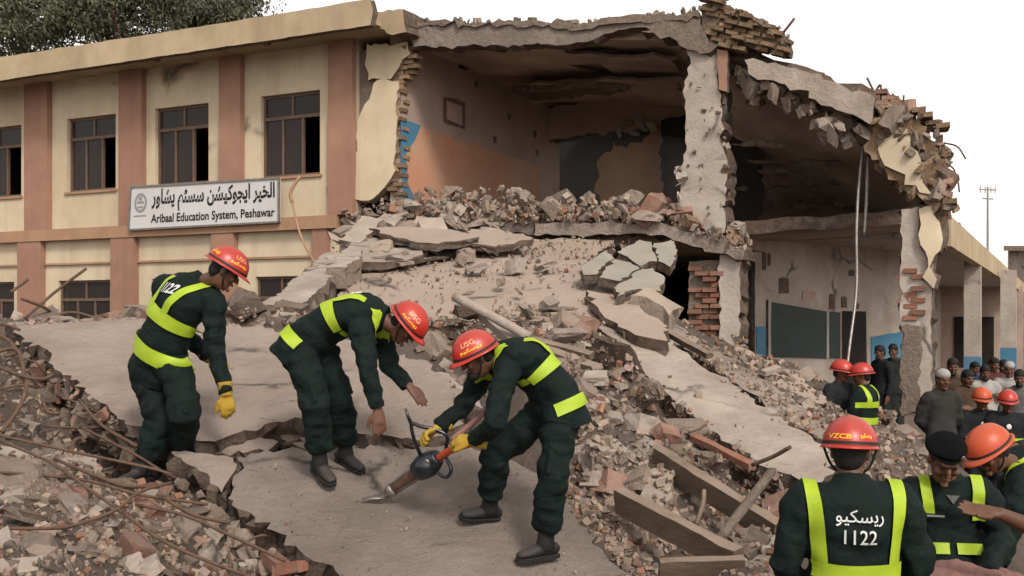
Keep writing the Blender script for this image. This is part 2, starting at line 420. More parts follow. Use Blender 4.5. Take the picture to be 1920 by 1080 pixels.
def leaf_mat(name, c):
    m = bpy.data.materials.new(name); m.use_nodes = True
    N = m.node_tree.nodes; Lk = m.node_tree.links
    b = N['Principled BSDF']; b.inputs['Roughness'].default_value = 0.6
    a = nd(m, 'ShaderNodeAttribute'); a.attribute_name = 'tint'
    x = nd(m, 'ShaderNodeMix'); x.data_type = 'RGBA'; x.blend_type = 'MULTIPLY'; x.inputs[0].default_value = 1
    x.inputs[6].default_value = (*c, 1); Lk.new(a.outputs['Color'], x.inputs[7])
    Lk.new(x.outputs[2], b.inputs['Base Color'])
    tr = nd(m, 'ShaderNodeBsdfTranslucent'); Lk.new(x.outputs[2], tr.inputs['Color'])
    mx = nd(m, 'ShaderNodeMixShader'); mx.inputs[0].default_value = 0.35
    Lk.new(b.outputs[0], mx.inputs[1]); Lk.new(tr.outputs[0], mx.inputs[2])
    Lk.new(mx.outputs[0], N['Material Output'].inputs[0])
    return m
M['leaf'] = leaf_mat('eucalyptus_leaf', (0.10, 0.105, 0.065))

# ------------------------------------------------------------------ slabs and broken pieces
def newell(P):
    n = Vector((0, 0, 0))
    for i in range(len(P)):
        a, b = P[i], P[(i + 1) % len(P)]
        n += Vector(((a.y - b.y) * (a.z + b.z), (a.z - b.z) * (a.x + b.x), (a.x - b.x) * (a.y + b.y)))
    return n.normalized()
def slab(name, poly, thick, mats, parent=None, spacing=0.3, amp=0.012, jag=0.04, hint=(0, -0.6, 0.8), seed=0, warp=None, origin='c', rough=0.5, nscale=1.2):
    """broken plate: ragged outline, slightly uneven face, rough broken edge; poly = 3D outline of the seen face"""
    rd = random.Random(seed * 13 + 5)
    P = [Vector(p) for p in poly]
    n = newell(P)
    if n.dot(Vector(hint)) < 0: n = -n
    c = mean(P)
    e1 = (P[1] - P[0]); e1 = (e1 - n * e1.dot(n)).normalized()
    e2 = n.cross(e1)
    Q = [((p - c).dot(e1), (p - c).dot(e2), (p - c).dot(n)) for p in P]
    out = []
    for i in range(len(Q)):
        a, b = Q[i], Q[(i + 1) % len(Q)]
        L = math.hypot(b[0] - a[0], b[1] - a[1])
        k = max(1, int(L / (spacing * 0.45)))
        nx, ny = (b[1] - a[1]) / max(L, 1e-6), -(b[0] - a[0]) / max(L, 1e-6)
        for j in range(k):
            t = j / k
            d = jag * (noise.noise(Vector((a[0] * 2 + t * 2.3 * L, i * 3.3, seed + 4))) * 1.4 + rd.uniform(-1, 1) * (1.5 if rd.random() < .3 else .7))
            t = (j + rd.uniform(-.32, .32) * (j > 0)) / k
            if j == 0: d *= 0.4
            out.append((a[0] + (b[0] - a[0]) * t + nx * d, a[1] + (b[1] - a[1]) * t + ny * d))
    nb = len(out)
    # interior points
    pts = [Vector(p) for p in out]
    xs = [p[0] for p in out]; ys = [p[1] for p in out]
    def inside(x, y):
        r = False; j = nb - 1
        for i in range(nb):
            if (out[i][1] > y) != (out[j][1] > y) and x < (out[j][0] - out[i][0]) * (y - out[i][1]) / (out[j][1] - out[i][1]) + out[i][0]: r = not r
            j = i
        return r
    x = min(xs)
    while x < max(xs):
        y = min(ys)
        while y < max(ys):
            qx, qy = x + rd.uniform(-.3, .3) * spacing, y + rd.uniform(-.3, .3) * spacing
            if inside(qx, qy) and min((qx - o[0]) ** 2 + (qy - o[1]) ** 2 for o in out) > (spacing * 0.3) ** 2: pts.append(Vector((qx, qy)))
            y += spacing
        x += spacing
    vo, eo, fo = delaunay_2d_cdt(pts, [(i, (i + 1) % nb) for i in range(nb)], [], 1, 1e-5)[:3]
    # offset from the mean plane (outline may be slightly twisted)
    Qa = np.array([(q[0], q[1], 1.0) for q in Q]); zz = np.array([q[2] for q in Q])
    V = []; T = len(vo)
    def twist(x, y):
        w = [1 / ((x - q[0]) ** 2 + (y - q[1]) ** 2 + 0.02) for q in Q]
        return sum(a * q[2] for a, q in zip(w, Q)) / sum(w)
    off = [twist(v.x, v.y) for v in vo]
    W = [c + e1 * v.x + e2 * v.y + n * o for v, o in zip(vo, off)]
    for p in W: V.append(p + n * (amp * 2 * noise.noise(p * nscale * 1.7 + Vector((seed, 0, 0))) + amp * noise.noise(p * nscale * 6)))
    if warp: V = [warp(p) for p in V]
    for i in range(T):
        V.append(V[i] - n * (thick + min(thick, 0.4) * 0.35 * rough * noise.noise(W[i] * 2.3 + Vector((0, seed, 0)))))
    Fc = []; fm = []
    cnt = {}
    for f in fo:
        a, b, d = vo[f[0]], vo[f[1]], vo[f[2]]
        if (b.x - a.x) * (d.y - a.y) - (b.y - a.y) * (d.x - a.x) < 0: f = f[::-1]
        Fc.append(tuple(f)); fm.append(0)
        Fc.append(tuple(i + T for i in reversed(f))); fm.append(1)
        for i in range(3):
            e = (f[i], f[(i + 1) % 3]); cnt[e] = cnt.get(e, 0) + 1
    bd = [e for e in cnt if (e[1], e[0]) not in cnt]
    mids = {}
    for a, b in bd:
        for v in (a, b):
            if v not in mids:
                ids = []
                for k, t in ((0, .28), (1, .62)):
                    p = V[v].lerp(V[v + T], t)
                    j = min(thick, 0.4) * 0.28 * rough
                    p = p + Vector((rd.uniform(-j, j), rd.uniform(-j, j), rd.uniform(-j, j)))
                    V.append(p); ids.append(len(V) - 1)
                mids[v] = ids
        ca, cb = [a] + mids[a] + [a + T], [b] + mids[b] + [b + T]
        for k in range(3):
            Fc.append((cb[k], ca[k], ca[k + 1], cb[k + 1])); fm.append(1)
    if parent is None and origin == 'c': org = c
    else: org = None
    o = mk(name, V, Fc, mats, parent, True, fm, org)
    o.data.set_sharp_from_angle(angle=R(24))
    return o

def frag(name, pix, n0, depth, mats, parent=None, **kw):
    """broken piece of the front wall or its beams, traced on the plane n = n0"""
    kw.setdefault('spacing', 0.22); kw.setdefault('amp', 0.012)
    return slab(name, [fpx(x, y, n0) for x, y in pix], depth, mats, parent, hint=(-VX, -VY, 0), **kw)

def bricks(pix, n0, depth, mat, parent, bl=0.23, bh=0.08, seed=0, z0=None, skew=0.0, drop=0.0, jit=0.012, name='brick', bw=None):
    """single bricks laid in courses wherever the outline on plane n0 allows it; each one an object sharing one mesh"""
    rd = random.Random(seed)
    P = [fpx(x, y, n0) for x, y in pix]
    Q = [((p.x - AX) * UX + (p.y - AY) * UY, p.z) for p in P]
    def inside(x, y):
        r = False; j = len(Q) - 1
        for i in range(len(Q)):
            if (Q[i][1] > y) != (Q[j][1] > y) and x < (Q[j][0] - Q[i][0]) * (y - Q[i][1]) / (Q[j][1] - Q[i][1]) + Q[i][0]: r = not r
            j = i
        return r
    s0 = min(q[0] for q in Q); s1 = max(q[0] for q in Q); z0 = min(q[1] for q in Q); z1 = max(q[1] for q in Q)
    meshes = brick_meshes(mat)
    row = 0; z = z0
    while z < z1 + 0.6:
        s = s0 - (bl / 2 if row % 2 else 0)
        while s < s1:
            zc = z + bh / 2 + skew * (s - s0)
            if inside(s + bl / 2, zc) and rd.random() > drop:
                o = bpy.data.objects.new(name, rd.choice(meshes))
                link(o, parent)
                d = bw or depth
                p = fac(s + bl / 2, n0 + d / 2 + rd.uniform(-jit, jit) * 2, zc) - ORG[parent.name]
                o.location = p
                o.rotation_euler = (rd.uniform(-.05, .05) * jit * 25, -math.atan(skew) + rd.uniform(-.03, .03) * jit * 25, math.atan2(UY, UX) + rd.uniform(-.05, .05) * jit * 40)
                o.scale = ((bl - 0.014) * rd.uniform(.93, 1.0), d, (bh - 0.013) * rd.uniform(.92, 1.02))
                ORG[o.name] = ORG[parent.name]
            s += bl
        z += bh; row += 1

_BM = {}
def brick_meshes(mat):
    """four slightly chipped unit bricks"""
    if mat.name in _BM: return _BM[mat.name]
    out = []
    rd = random.Random(3)
    for k in range(4):
        bm = bmesh.new()
        bmesh.ops.create_cube(bm, size=1)
        v = rd.choice(list(bm.verts))
        bmesh.ops.bevel(bm, geom=[v], offset=0.16, segments=1, affect='VERTICES')
        for v in bm.verts: v.co += Vector((rd.uniform(-.03, .03), rd.uniform(-.03, .03), rd.uniform(-.06, .06)))
        bmesh.ops.triangulate(bm, faces=[f for f in bm.faces if len(f.verts) > 4])
        me = bpy.data.meshes.new('brick'); bm.to_mesh(me); bm.free()
        me.materials.append(mat)
        out.append(me)
    _BM[mat.name] = out
    return out

_HULL = {}
def hull_arrays(k, flat=1.0, n=13):
    """angular convex lump, about unit size"""
    rd = random.Random(k * 31 + 7)
    bm = bmesh.new()
    for i in range(n):
        while True:
            v = Vector((rd.uniform(-1, 1), rd.uniform(-1, 1), rd.uniform(-1, 1)))
            if max(abs(v.x), abs(v.y), abs(v.z)) > 0.55 and v.length < 1.3: break
        bm.verts.new((v.x * 0.5, v.y * 0.5 * 0.8, v.z * 0.5 * 0.65 * flat))
    r = bmesh.ops.convex_hull(bm, input=bm.verts)
    bmesh.ops.delete(bm, geom=[g for g in r['geom_interior'] if isinstance(g, bmesh.types.BMVert)], context='VERTS')
    loose = [v for v in bm.verts if not v.link_faces]
    bmesh.ops.delete(bm, geom=loose, context='VERTS')
    bmesh.ops.recalc_face_normals(bm, faces=bm.faces)
    bm.verts.index_update()
    V = np.array([tuple(v.co) for v in bm.verts]); Fc = [tuple(v.index for v in f.verts) for f in bm.faces]
    bm.free()
    return V, Fc
def box_arrays(k):
    rd = random.Random(k * 17 + 1)
    bm = bmesh.new(); bmesh.ops.create_cube(bm, size=1)
    vs = rd.sample(list(bm.verts), 3)
    bmesh.ops.bevel(bm, geom=vs, offset=rd.uniform(.12, .3), segments=1, affect='VERTICES')
    for v in bm.verts: v.co += Vector((rd.uniform(-.07, .07), rd.uniform(-.07, .07), rd.uniform(-.07, .07)))
    bmesh.ops.triangulate(bm, faces=bm.faces)
    bm.verts.index_update()
    V = np.array([tuple(v.co * 0.8) for v in bm.verts]); Fc = [tuple(v.index for v in f.verts) for f in bm.faces]
    bm.free()
    return V, Fc
HULLS = [hull_arrays(k, rnd_flat, 11 + k % 5) for k, rnd_flat in enumerate([1, .6, .9, 1.2, .5, .8, 1, .7, 1.1, .45, .9, .6])] + [box_arrays(k) for k in range(5)]
def chunk_mesh(k, mat):
    key = (k, mat.name)
    if key not in _HULL:
        V, Fc = HULLS[k]
        rd_ = random.Random(k)
        bm = bmesh.new()
        vs = [bm.verts.new(tuple(v)) for v in V]
        for f in Fc: bm.faces.new([vs[i] for i in f])
        bmesh.ops.subdivide_edges(bm, edges=bm.edges, cuts=1, use_grid_fill=True)
        for v in bm.verts: v.co *= 1 + rd_.uniform(-.085, .05); v.co += Vector((rd_.uniform(-.025, .025), rd_.uniform(-.025, .025), rd_.uniform(-.025, .025)))
        me = bpy.data.meshes.new('chunk'); bm.to_mesh(me); bm.free(); me.materials.append(mat)
        _HULL[key] = me
    return _HULL[key]
def crumble(path, cnt, r0, r1, n0, n1, mats, parent, name, seed, spread=14):
    """broken lumps still hanging together along an edge, each a part of the ruin"""
    rd = random.Random(seed)
    for i in range(cnt):
        f = rd.random() * (len(path) - 1); k = int(f); t = f - k
        x = path[k][0] + (path[k + 1][0] - path[k][0]) * t + rd.gauss(0, spread * .6); y = path[k][1] + (path[k + 1][1] - path[k][1]) * t + rd.gauss(0, spread * .6)
        o = bpy.data.objects.new(name, chunk_mesh(rd.randrange(len(HULLS)), rd.choice(mats))); link(o, parent); ORG[o.name] = ORG[parent.name]
        o.location = fpx(x, y, rd.uniform(n0, n1)) - ORG[parent.name]; r = r0 + (r1 - r0) * rd.random() ** 2
        o.rotation_euler = (rd.uniform(0, 6), rd.uniform(0, 6), rd.uniform(0, 6)); o.scale = (r * rd.uniform(1, 1.7), r, r * rd.uniform(.6, 1))

# ------------------------------------------------------------------ planes of the big fallen slabs
class Plane:
    def __init__(self, a, b, c):
        self.p = Vector(a); self.n = (Vector(b) - self.p).cross(Vector(c) - self.p).normalized()
        if self.n.z < 0: self.n = -self.n
    def px(self, x, y, lift=0.0):
        d = at(x, y, 1.0) - Vector((0, 0, CZ))
        o = Vector((0, 0, CZ))
        t = (self.p + self.n * lift - o).dot(self.n) / d.dot(self.n)
        return o + d * t
    def z(self, X, Y):
        return self.p.z - (self.n.x * (X - self.p.x) + self.n.y * (Y - self.p.y)) / self.n.z
def zslab(X, Y): return 1.27 - 0.086 * (X + 1.31) + 0.379 * (Y - 7.0)
WORK = Plane((0, 6, zslab(0, 6)), (1, 6, zslab(1, 6)), (0, 7, zslab(0, 7)))       # slab the rescuers stand on
FALL = Plane(at(1000, 445, 16.3), at(600, 605, 11.3), at(1150, 620, 11.0))          # fallen first floor behind them

# ------------------------------------------------------------------ ground and rubble mound
g = mk('ground', [(-400, -40, -0.32), (400, -40, -0.32), (400, 700, -0.32), (-400, 700, -0.32)], [(0, 1, 2, 3)], M['ground'])
tag(g, kind='structure')

CTRL = []
def cp(px, py, D, dz=0.0):
    p = at(px, py, D); CTRL.append((p.x, p.y, p.z + dz))
def cw(x, y, z): CTRL.append((x, y, z))
for a in [(0, 1080, 5.0), (160, 1080, 5.1), (300, 1070, 5.3, -.12), (420, 1060, 5.6, -.45), (560, 1060, 5.7, -.5), (0, 960, 5.8), (200, 960, 5.9), (330, 950, 6.1, -.1),
          (0, 880, 6.5), (150, 880, 6.5), (250, 890, 6.7, -.04), (0, 830, 7.1), (140, 835, 7.3, -.05), (230, 840, 7.6, -.45), (170, 760, 8.0, -.5), (0, 740, 7.8, -.1), (0, 660, 8.6), (-200, 640, 9.0), (-150, 800, 7),
          (20, 600, 9.6, -.1), (60, 596, 11), (200, 596, 12), (330, 590, 12), (480, 575, 11.5), (570, 600, 10.6), (650, 610, 10.6, -.1), (0, 600, 16), (300, 600, 16, -.15), (500, 600, 15, -.2), (0, 605, 22, -.3), (300, 605, 19, -.3), (-300, 600, 14), (560, 600, 17, -.2),
          (760, 650, 10.0), (800, 640, 10.0), (860, 700, 9.0), (830, 720, 8.6, -.15), (950, 640, 10.0), (1000, 610, 10.6), (1080, 620, 10.8), (1000, 700, 8.6), (1080, 740, 8.5), (1160, 700, 9.2),
          (1100, 830, 7.6), (1180, 790, 8.2), (1250, 830, 7.9, -.1), (1080, 920, 6.9, -.16), (1120, 980, 6.5, -.2), (1180, 900, 7.2), (1160, 1040, 6.1, -.2), (1220, 1080, 5.8, -.2), (1040, 940, 6.7, -.3), (1080, 1000, 6.45, -.3), (1120, 1060, 6.2, -.3), (1300, 1020, 6.2, -.35), (1330, 960, 6.7, -.4), (1280, 880, 7.4, -.15), (1380, 920, 7.3, -.3),
          (1430, 1010, 6.2, -.1), (1440, 1080, 5.6), (1330, 1080, 5.5, -.1), (1350, 820, 9, -.35), (1450, 860, 8.0, -.35), (1250, 700, 10.0, -.4), (1200, 640, 11.0, -.3), (1350, 700, 11.5, -.1), (1450, 790, 9.8, -.15),
          (1300, 640, 13.5), (1400, 660, 14), (1480, 700, 13), (1550, 740, 12, -.2), (1550, 690, 15, -.2), (1620, 780, 10.8, -.12), (1600, 840, 9.0), (1660, 830, 9.2), (1700, 790, 11), (1700, 870, 8.0), (1640, 880, 7.6), (1540, 900, 7.6), (1560, 980, 6.2, -.2), (1690, 745, 14, -.35), (1620, 720, 15, -.4), (1600, 745, 13, -.25), (1730, 830, 10, -.2)]:
    cp(*a)
for x, y, z in [(1.35, 4.6, .12), (1.6, 4.2, .1), (1.5, 5.2, .25), (2.3, 5.6, .0), (2.6, 5.0, .0), (2.4, 4.2, 0), (2.4, 7.0, .35), (3.3, 9, .15), (4.6, 12, .0), (5.4, 13.5, -.2), (6, 13.5, -.28), (7, 13.6, -.3), (6.5, 16, -.25), (9, 13, -.3), (9, 8, -.3), (5, 6, -.2),
                (0.4, 4.6, .55), (-1, 4.3, .6), (-2.5, 4.0, 1.0), (-5, 4.5, 1.2), (-7, 8, 1.6), (-9, 12, 1.8), (-10, 17, 1.8), (-11, 24, 1.7), (8, 19, -.3), (6, 19, .3), (4, 19, .8), (0, 18, 1.8), (-3, 18, 2.0), (0, 22, 1.0), (5, 24, .2), (10, 25, -.3), (-5, 26, 1.5)]:
    cw(x, y, z)
# under the slab the rescuers stand on, and under the fallen floor
for X in (-3.2, -2.2, -1.2, -0.2, 0.6):
    for Y in (6.0, 6.8, 7.6, 8.4, 9.1):
        p = (X, Y)
        k = X / Y * F + CX
        if (Y < 7.2 and X > -2.0 or Y >= 7.2) and not (X > 0.3 and Y > 7.0) and k < 1120: cw(X, Y, zslab(X, Y) - 0.42)
for px, py in [(650, 590), (800, 590), (950, 590), (700, 540), (850, 540), (1000, 540), (1100, 560), (800, 490), (950, 490), (1100, 490), (1200, 500)]:
    p = FALL.px(px, py); cw(p.x, p.y, p.z - 0.4)
CT = np.array(CTRL)
_A = np.sqrt(((CT[:, None, :2] - CT[None, :, :2]) ** 2).sum(-1))
_n = len(CT)
_A = _A + np.eye(_n) * -0.04
_B = np.zeros((_n + 1, _n + 1)); _B[:_n, :_n] = _A; _B[_n, :_n] = 1; _B[:_n, _n] = 1
_w = np.linalg.solve(_B, np.append(CT[:, 2], 0))
def Hraw(X, Y):
    X = np.asarray(X, float); Y = np.asarray(Y, float)
    sh = X.shape
    q = np.stack([X.ravel(), Y.ravel()], 1)
    out = np.empty(len(q))
    for i in range(0, len(q), 4000):
        d = np.sqrt(((q[i:i + 4000, None, :] - CT[None, :, :2]) ** 2).sum(-1))
        out[i:i + 4000] = d @ _w[:_n] + _w[_n]
    return out.reshape(sh)
GX0, GX1, GY0, GY1, GS = -13.0, 11.0, 2.6, 27.0, 0.11
gx = np.arange(GX0, GX1, GS); gy = np.arange(GY0, GY1, GS)
XX, YY = np.meshgrid(gx, gy)
HH = Hraw(XX, YY)
edge = np.minimum(np.minimum((XX - GX0), (GX1 - XX)), np.minimum((YY - GY0) / 0.8, (GY1 - YY)))
fade = np.clip(edge / 1.2, 0, 1)
HH = -0.5 + (HH + 0.5) * fade
def lattice(step, amp, seed):
    r = np.random.default_rng(seed)
    nx = int((GX1 - GX0) / step) + 3; ny = int((GY1 - GY0) / step) + 3
    g0 = r.uniform(-1, 1, (ny, nx))
    fx = (XX - GX0) / step; fy = (YY - GY0) / step
    ix = fx.astype(int); iy = fy.astype(int); tx = fx - ix; ty = fy - iy
    tx = tx * tx * (3 - 2 * tx); ty = ty * ty * (3 - 2 * ty)
    return amp * ((g0[iy, ix] * (1 - tx) + g0[iy, ix + 1] * tx) * (1 - ty) + (g0[iy + 1, ix] * (1 - tx) + g0[iy + 1, ix + 1] * tx) * ty)
HN = HH + (lattice(0.9, 0.07, 1) + lattice(0.4, 0.05, 2) + lattice(0.2, 0.035, 3)) * np.clip((HH + 0.1) / 0.6, 0.15, 1)
def H(x, y):
    fx = (x - GX0) / GS; fy = (y - GY0) / GS
    ix = np.clip(np.floor(fx).astype(int), 0, HN.shape[1] - 2); iy = np.clip(np.floor(fy).astype(int), 0, HN.shape[0] - 2)
    tx = np.clip(fx - ix, 0, 1); ty = np.clip(fy - iy, 0, 1)
    return (HN[iy, ix] * (1 - tx) + HN[iy, ix + 1] * tx) * (1 - ty) + (HN[iy + 1, ix] * (1 - tx) + HN[iy + 1, ix + 1] * tx) * ty
def h1(x, y): return float(H(np.array([x]), np.array([y]))[0])
def hit(px, py, d0=3.2, d1=24.0):
    """where the line of sight through a photo pixel meets the mound"""
    D = np.arange(d0, d1, 0.03)
    X = (px - CX) / F * D; Z = CZ + (HY - py) / F * D
    k = np.nonzero(Z <= H(X, D))[0]
    if len(k) == 0: return None
    return Vector((X[k[0]], D[k[0]], Z[k[0]]))
nyy, nxx = HN.shape
V = np.stack([XX.ravel(), YY.ravel(), HN.ravel()], 1)
ii = np.arange(nyy * nxx).reshape(nyy, nxx)
Fq = np.stack([ii[:-1, :-1].ravel(), ii[:-1, 1:].ravel(), ii[1:, 1:].ravel(), ii[1:, :-1].ravel()], 1)
mound = mk('rubble_terrain', V.tolist(), Fq.tolist(), M['mound'], smooth=False)
tag(mound, kind='structure')

# ------------------------------------------------------------------ school building: the wing that still stands
def holed(name, S0, S1, Z0, Z1, holes, n0, n1, mat, parent):
    xs = sorted({S0, S1} | {h[0] for h in holes} | {h[1] for h in holes})
    zs = sorted({Z0, Z1} | {h[2] for h in holes} | {h[3] for h in holes})
    def solid(i, j):
        if not (0 <= i < len(xs) - 1 and 0 <= j < len(zs) - 1): return False
        x = (xs[i] + xs[i + 1]) / 2; z = (zs[j] + zs[j + 1]) / 2
        return not any(h[0] < x < h[1] and h[2] < z < h[3] for h in holes)
    V = []; Fc = []
    def quad(*p):
        b = len(V); V.extend(p); Fc.append((b, b + 1, b + 2, b + 3))
    for i in range(len(xs) - 1):
        for j in range(len(zs) - 1):
            if not solid(i, j): continue
            a, b, c, d = xs[i], xs[i + 1], zs[j], zs[j + 1]
            quad(fac(a, n0, c), fac(b, n0, c), fac(b, n0, d), fac(a, n0, d))
            quad(fac(b, n1, c), fac(a, n1, c), fac(a, n1, d), fac(b, n1, d))
            if not solid(i - 1, j): quad(fac(a, n1, c), fac(a, n0, c), fac(a, n0, d), fac(a, n1, d))
            if not solid(i + 1, j): quad(fac(b, n0, c), fac(b, n1, c), fac(b, n1, d), fac(b, n0, d))
            if not solid(i, j - 1): quad(fac(a, n1, c), fac(b, n1, c), fac(b, n0, c), fac(a, n0, c))
            if not solid(i, j + 1): quad(fac(a, n0, d), fac(b, n0, d), fac(b, n1, d), fac(a, n1, d))
    return mk(name, V, Fc, mat, parent)

school = empty('school_building', fac(-4, 3, -0.3), 'two storey cream school wing with terracotta pilasters, open and collapsed at one end', 'building')
SL, SR = s_px(-330), s_px(668)
ZF, ZS = 4.1, 7.2                # first floor and soffit levels
up = [(-55, 40), (126, 217), (291, 391), (489, 600)]
wins = []
zt, zb = z_px(600, 168), z_px(600, 326)
for a, b in up: wins.append((s_px(a), s_px(b), zb, zt))
wins.append((s_px(-240), s_px(-145), zb, zt))
zlt = z_px(570, 517); zlb = 1.7
low = []
for a, b in [(-60, 25), (108, 205), (283, 380), (478, 570), (-240, -150)]: low.append((s_px(a), s_px(b), zlb, zlt))
holed('upper_wall', SL, SR, ZF + 0.05, ZS, wins, 0, 0.25, M['cream'], school)
holed('lower_wall', SL, s_px(640), -0.4, 3.92, low, 0.02, 0.27, M['cream'], school)
MB().fbox(SL, s_px(640), -0.14, 0.3, 3.92, ZF + 0.05).build('floor_band', M['band'], school)
for a, b in [(615, 660), (410, 450), (222, 265), (45, 88), (-150, -105)]:
    s0, s1 = s_px(a, -.13), s_px(b, -.13)
    MB().fbox(s0, s1, -0.13, 0.0, ZF + 0.05, ZS).build('pilaster', M['pink'], school)
for a, b in [(395, 437), (207, 250), (32, 75), (-160, -118)]:
    s0, s1 = s_px(a, -.12), s_px(b, -.12)
    MB().fbox(s0, s1, -0.12, 0.02, -0.4, 3.918).build('lower_pilaster', M['pink'], school)
MB().fbox(s_px(585, -.1), s_px(612, -.1), -0.1, 0.02, 0.5, 3.918).build('lower_pilaster', M['pink'], school)
MB().fbox(SL, s_px(640), -0.03, 0.02, 3.42, 3.46).build('wall_line', M['band'], school)
# roof canopy: soffit slab and fascia, its end broken
SE = s_px(697, -0.95)
roof = MB().fbox(SL, s_px(745), -0.8, 6.5, ZS, ZS + 0.16).build('roof_slab', M['fascia'], school)
frag('fascia', [(-420, 133 + 420 * .16 - 20), (-200, 145), (0, 107), (330, 57), (693, -2), (699, 20), (694, 47), (330, 101), (0, 151), (-420, 213)], -0.95, 0.15, [M['fascia'], M['core']], roof, jag=0.008, spacing=0.5, amp=0.004)
frag('parapet_stub', [(703, 22), (757, 17), (757, 40), (762, 62), (735, 66), (700, 45)], -0.5, 1.2, [M['fascia'], M['core']], roof, jag=0.03)
for px in (330, 535): MB().tube([fac(s_px(px), -0.5, ZS - 0.03), fac(s_px(px), -0.5, ZS + .02)], [0.07, 0.07]).build('soffit_lamp', M['frame'], roof)
# windows
def window(h, upper=True):
    s0, s1, z0, z1 = h
    w = MB(); t = 0.045
    w.fbox(s0, s0 + t, 0.08, 0.15, z0, z1); w.fbox(s1 - t, s1, 0.08, 0.15, z0, z1)
    w.fbox(s0 + t, s1 - t, 0.08, 0.15, z1 - t, z1); w.fbox(s0 + t, s1 - t, 0.08, 0.15, z0, z0 + t)
    fr = w.build('window', M['frame'], school)
    zm = z0 + (z1 - z0) * 0.72
    L = s1 - s0
    MB().fbox(s0 + t, s1 - t, 0.075, 0.14, zm - .03, zm + .03).build('transom', M['frame'], fr)
    for f in (1 / 3, 2 / 3): MB().fbox(s0 + L * f - .022, s0 + L * f + .022, 0.08, 0.135, z0 + t, zm - .03).build('mullion', M['frame'], fr)
    MB().fbox(s0 + L * .5 - .022, s0 + L * .5 + .022, 0.08, 0.135, zm + .03, z1 - t).build('mullion', M['frame'], fr)
    xs = [s0 + t, s0 + L / 3, s0 + 2 * L / 3, s1 - t]
    for i in range(3):
        if upper and i == 2 and L > 1.1: continue                       # open casement
        MB().fbox(xs[i] + .02, xs[i + 1] - .02, 0.105, 0.11, z0 + t, zm - .03).build('pane', M['glass'], fr)
    MB().fbox(s0 + t, s0 + L / 2 - .02, 0.105, 0.11, zm + .03, z1 - t).build('pane', M['glass'], fr)
    MB().fbox(s0 + L / 2 + .02, s1 - t, 0.105, 0.11, zm + .03, z1 - t).build('pane', M['glass'], fr)
    MB().fbox(s0 - .05, s1 + .05, -0.04, 0.07, z0 - .05, z0 - .002).build('sill', M['band'], fr)
    if upper:
        for q in (0.12, 0.3):
            c = MB(); a = s0 + L * (q - .1); b = s0 + L * (q + .06)
            pts = [(a + (b - a) * i / 10, 0.3 + (0.025 if i % 2 else 0)) for i in range(11)]
            V = [fac(s, n, z) for s, n in pts for z in (z0 - .1, z1)]
            mk('curtain', V, [(2 * i, 2 * i + 2, 2 * i + 3, 2 * i + 1) for i in range(10)], M['curtain'], fr)
for h in wins: window(h)
for h in low: window(h, False)
# inside of the standing wing: back wall, floors, end walls
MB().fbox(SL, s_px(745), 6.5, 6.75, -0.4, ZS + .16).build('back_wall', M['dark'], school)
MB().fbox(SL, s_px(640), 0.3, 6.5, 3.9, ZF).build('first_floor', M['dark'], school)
MB().fbox(SL - .25, SL, 0, 6.75, -0.4, ZS).build('end_wall', M['cream'], school)
sP = s_px(748)
# partition wall of the wrecked classroom: mauve above, orange and blue dado below
MB().fbox(sP - .24, sP, 0.02, 6.5, -0.3, 3.7).build('lower_partition', M['cream'], school)
part = MB().fbox(sP - .24, sP, 0.1, 6.85, 3.7, ZS).build('partition_wall', M['roombrown'], school)
def on_part(pix, lift, mat, name, seed):
    P = []
    for px, py in pix:
        d = at(px, py, 1.0) - Vector((0, 0, CZ)); o = Vector((0, 0, CZ)); nn = Vector((UX, UY, 0))
        q = fac(sP + lift, 0, 0)
        P.append(o + d * ((q - o).dot(nn) / d.dot(nn)))
    return slab(name, P, 0.012, [mat, mat], part, spacing=0.5, amp=0.0, jag=0.02, hint=(UX, UY, 0), seed=seed)
on_part([(752, 222), (790, 236), (778, 262), (762, 285), (765, 345), (790, 395), (757, 395)], 0.012, M['blue'], 'blue_paint', 1)
on_part([(790, 236), (880, 268), (1012, 312), (1012, 425), (790, 420), (766, 345), (763, 290), (778, 262)], 0.006, M['orange'], 'orange_paint', 2)
fr = on_part([(833, 182), (872, 193), (872, 242), (833, 228)], 0.03, M['frame'], 'vent_frame', 3)
on_part([(839, 190), (867, 199), (867, 235), (839, 223)], 0.042, M['roombrown'], 'vent_panel', 4)
on_part([(862, 120), (884, 122), (884, 130), (862, 128)], 0.02, M['dark'], 'wall_hook_rail', 5)
for i, (x, y) in enumerate([(1000, 245), (952, 212), (925, 255), (1004, 280), (890, 150)]):
    on_part([(x, y), (x + 7, y + 2), (x + 5, y + 14), (x + 1, y + 12)], 0.006, M['core'], 'plaster_hole', 6 + i)
# cream end of the wall, cracked away from the wing
frag('wall_fragment', [(688, 84), (762, 78), (768, 100), (748, 125), (733, 150), (690, 150), (684, 120)], 0.0, 0.28, [M['cream'], M['tanbrick']], school, jag=0.035, seed=2)
frag('wall_fragment', [(700, 157), (745, 152), (741, 210), (744, 262), (733, 335), (722, 352), (700, 372), (657, 378), (655, 330), (664, 290), (672, 225), (690, 185)], -0.02, 0.28, [M['cream'], M['tanbrick']], school, jag=0.04, seed=3)
frag('exposed_masonry', [(672, 100), (690, 90), (760, 85), (760, 120), (742, 160), (744, 340), (700, 375), (668, 376), (668, 200)], 0.1, 0.2, [M['mortar'], M['core']], school, jag=0.03, seed=4)
bricks([(744, 78), (782, 80), (780, 120), (752, 165), (750, 385), (737, 385), (737, 160)], 0.06, 0.2, M['tanbrick'], school, seed=5, jit=0.03, bl=0.2)
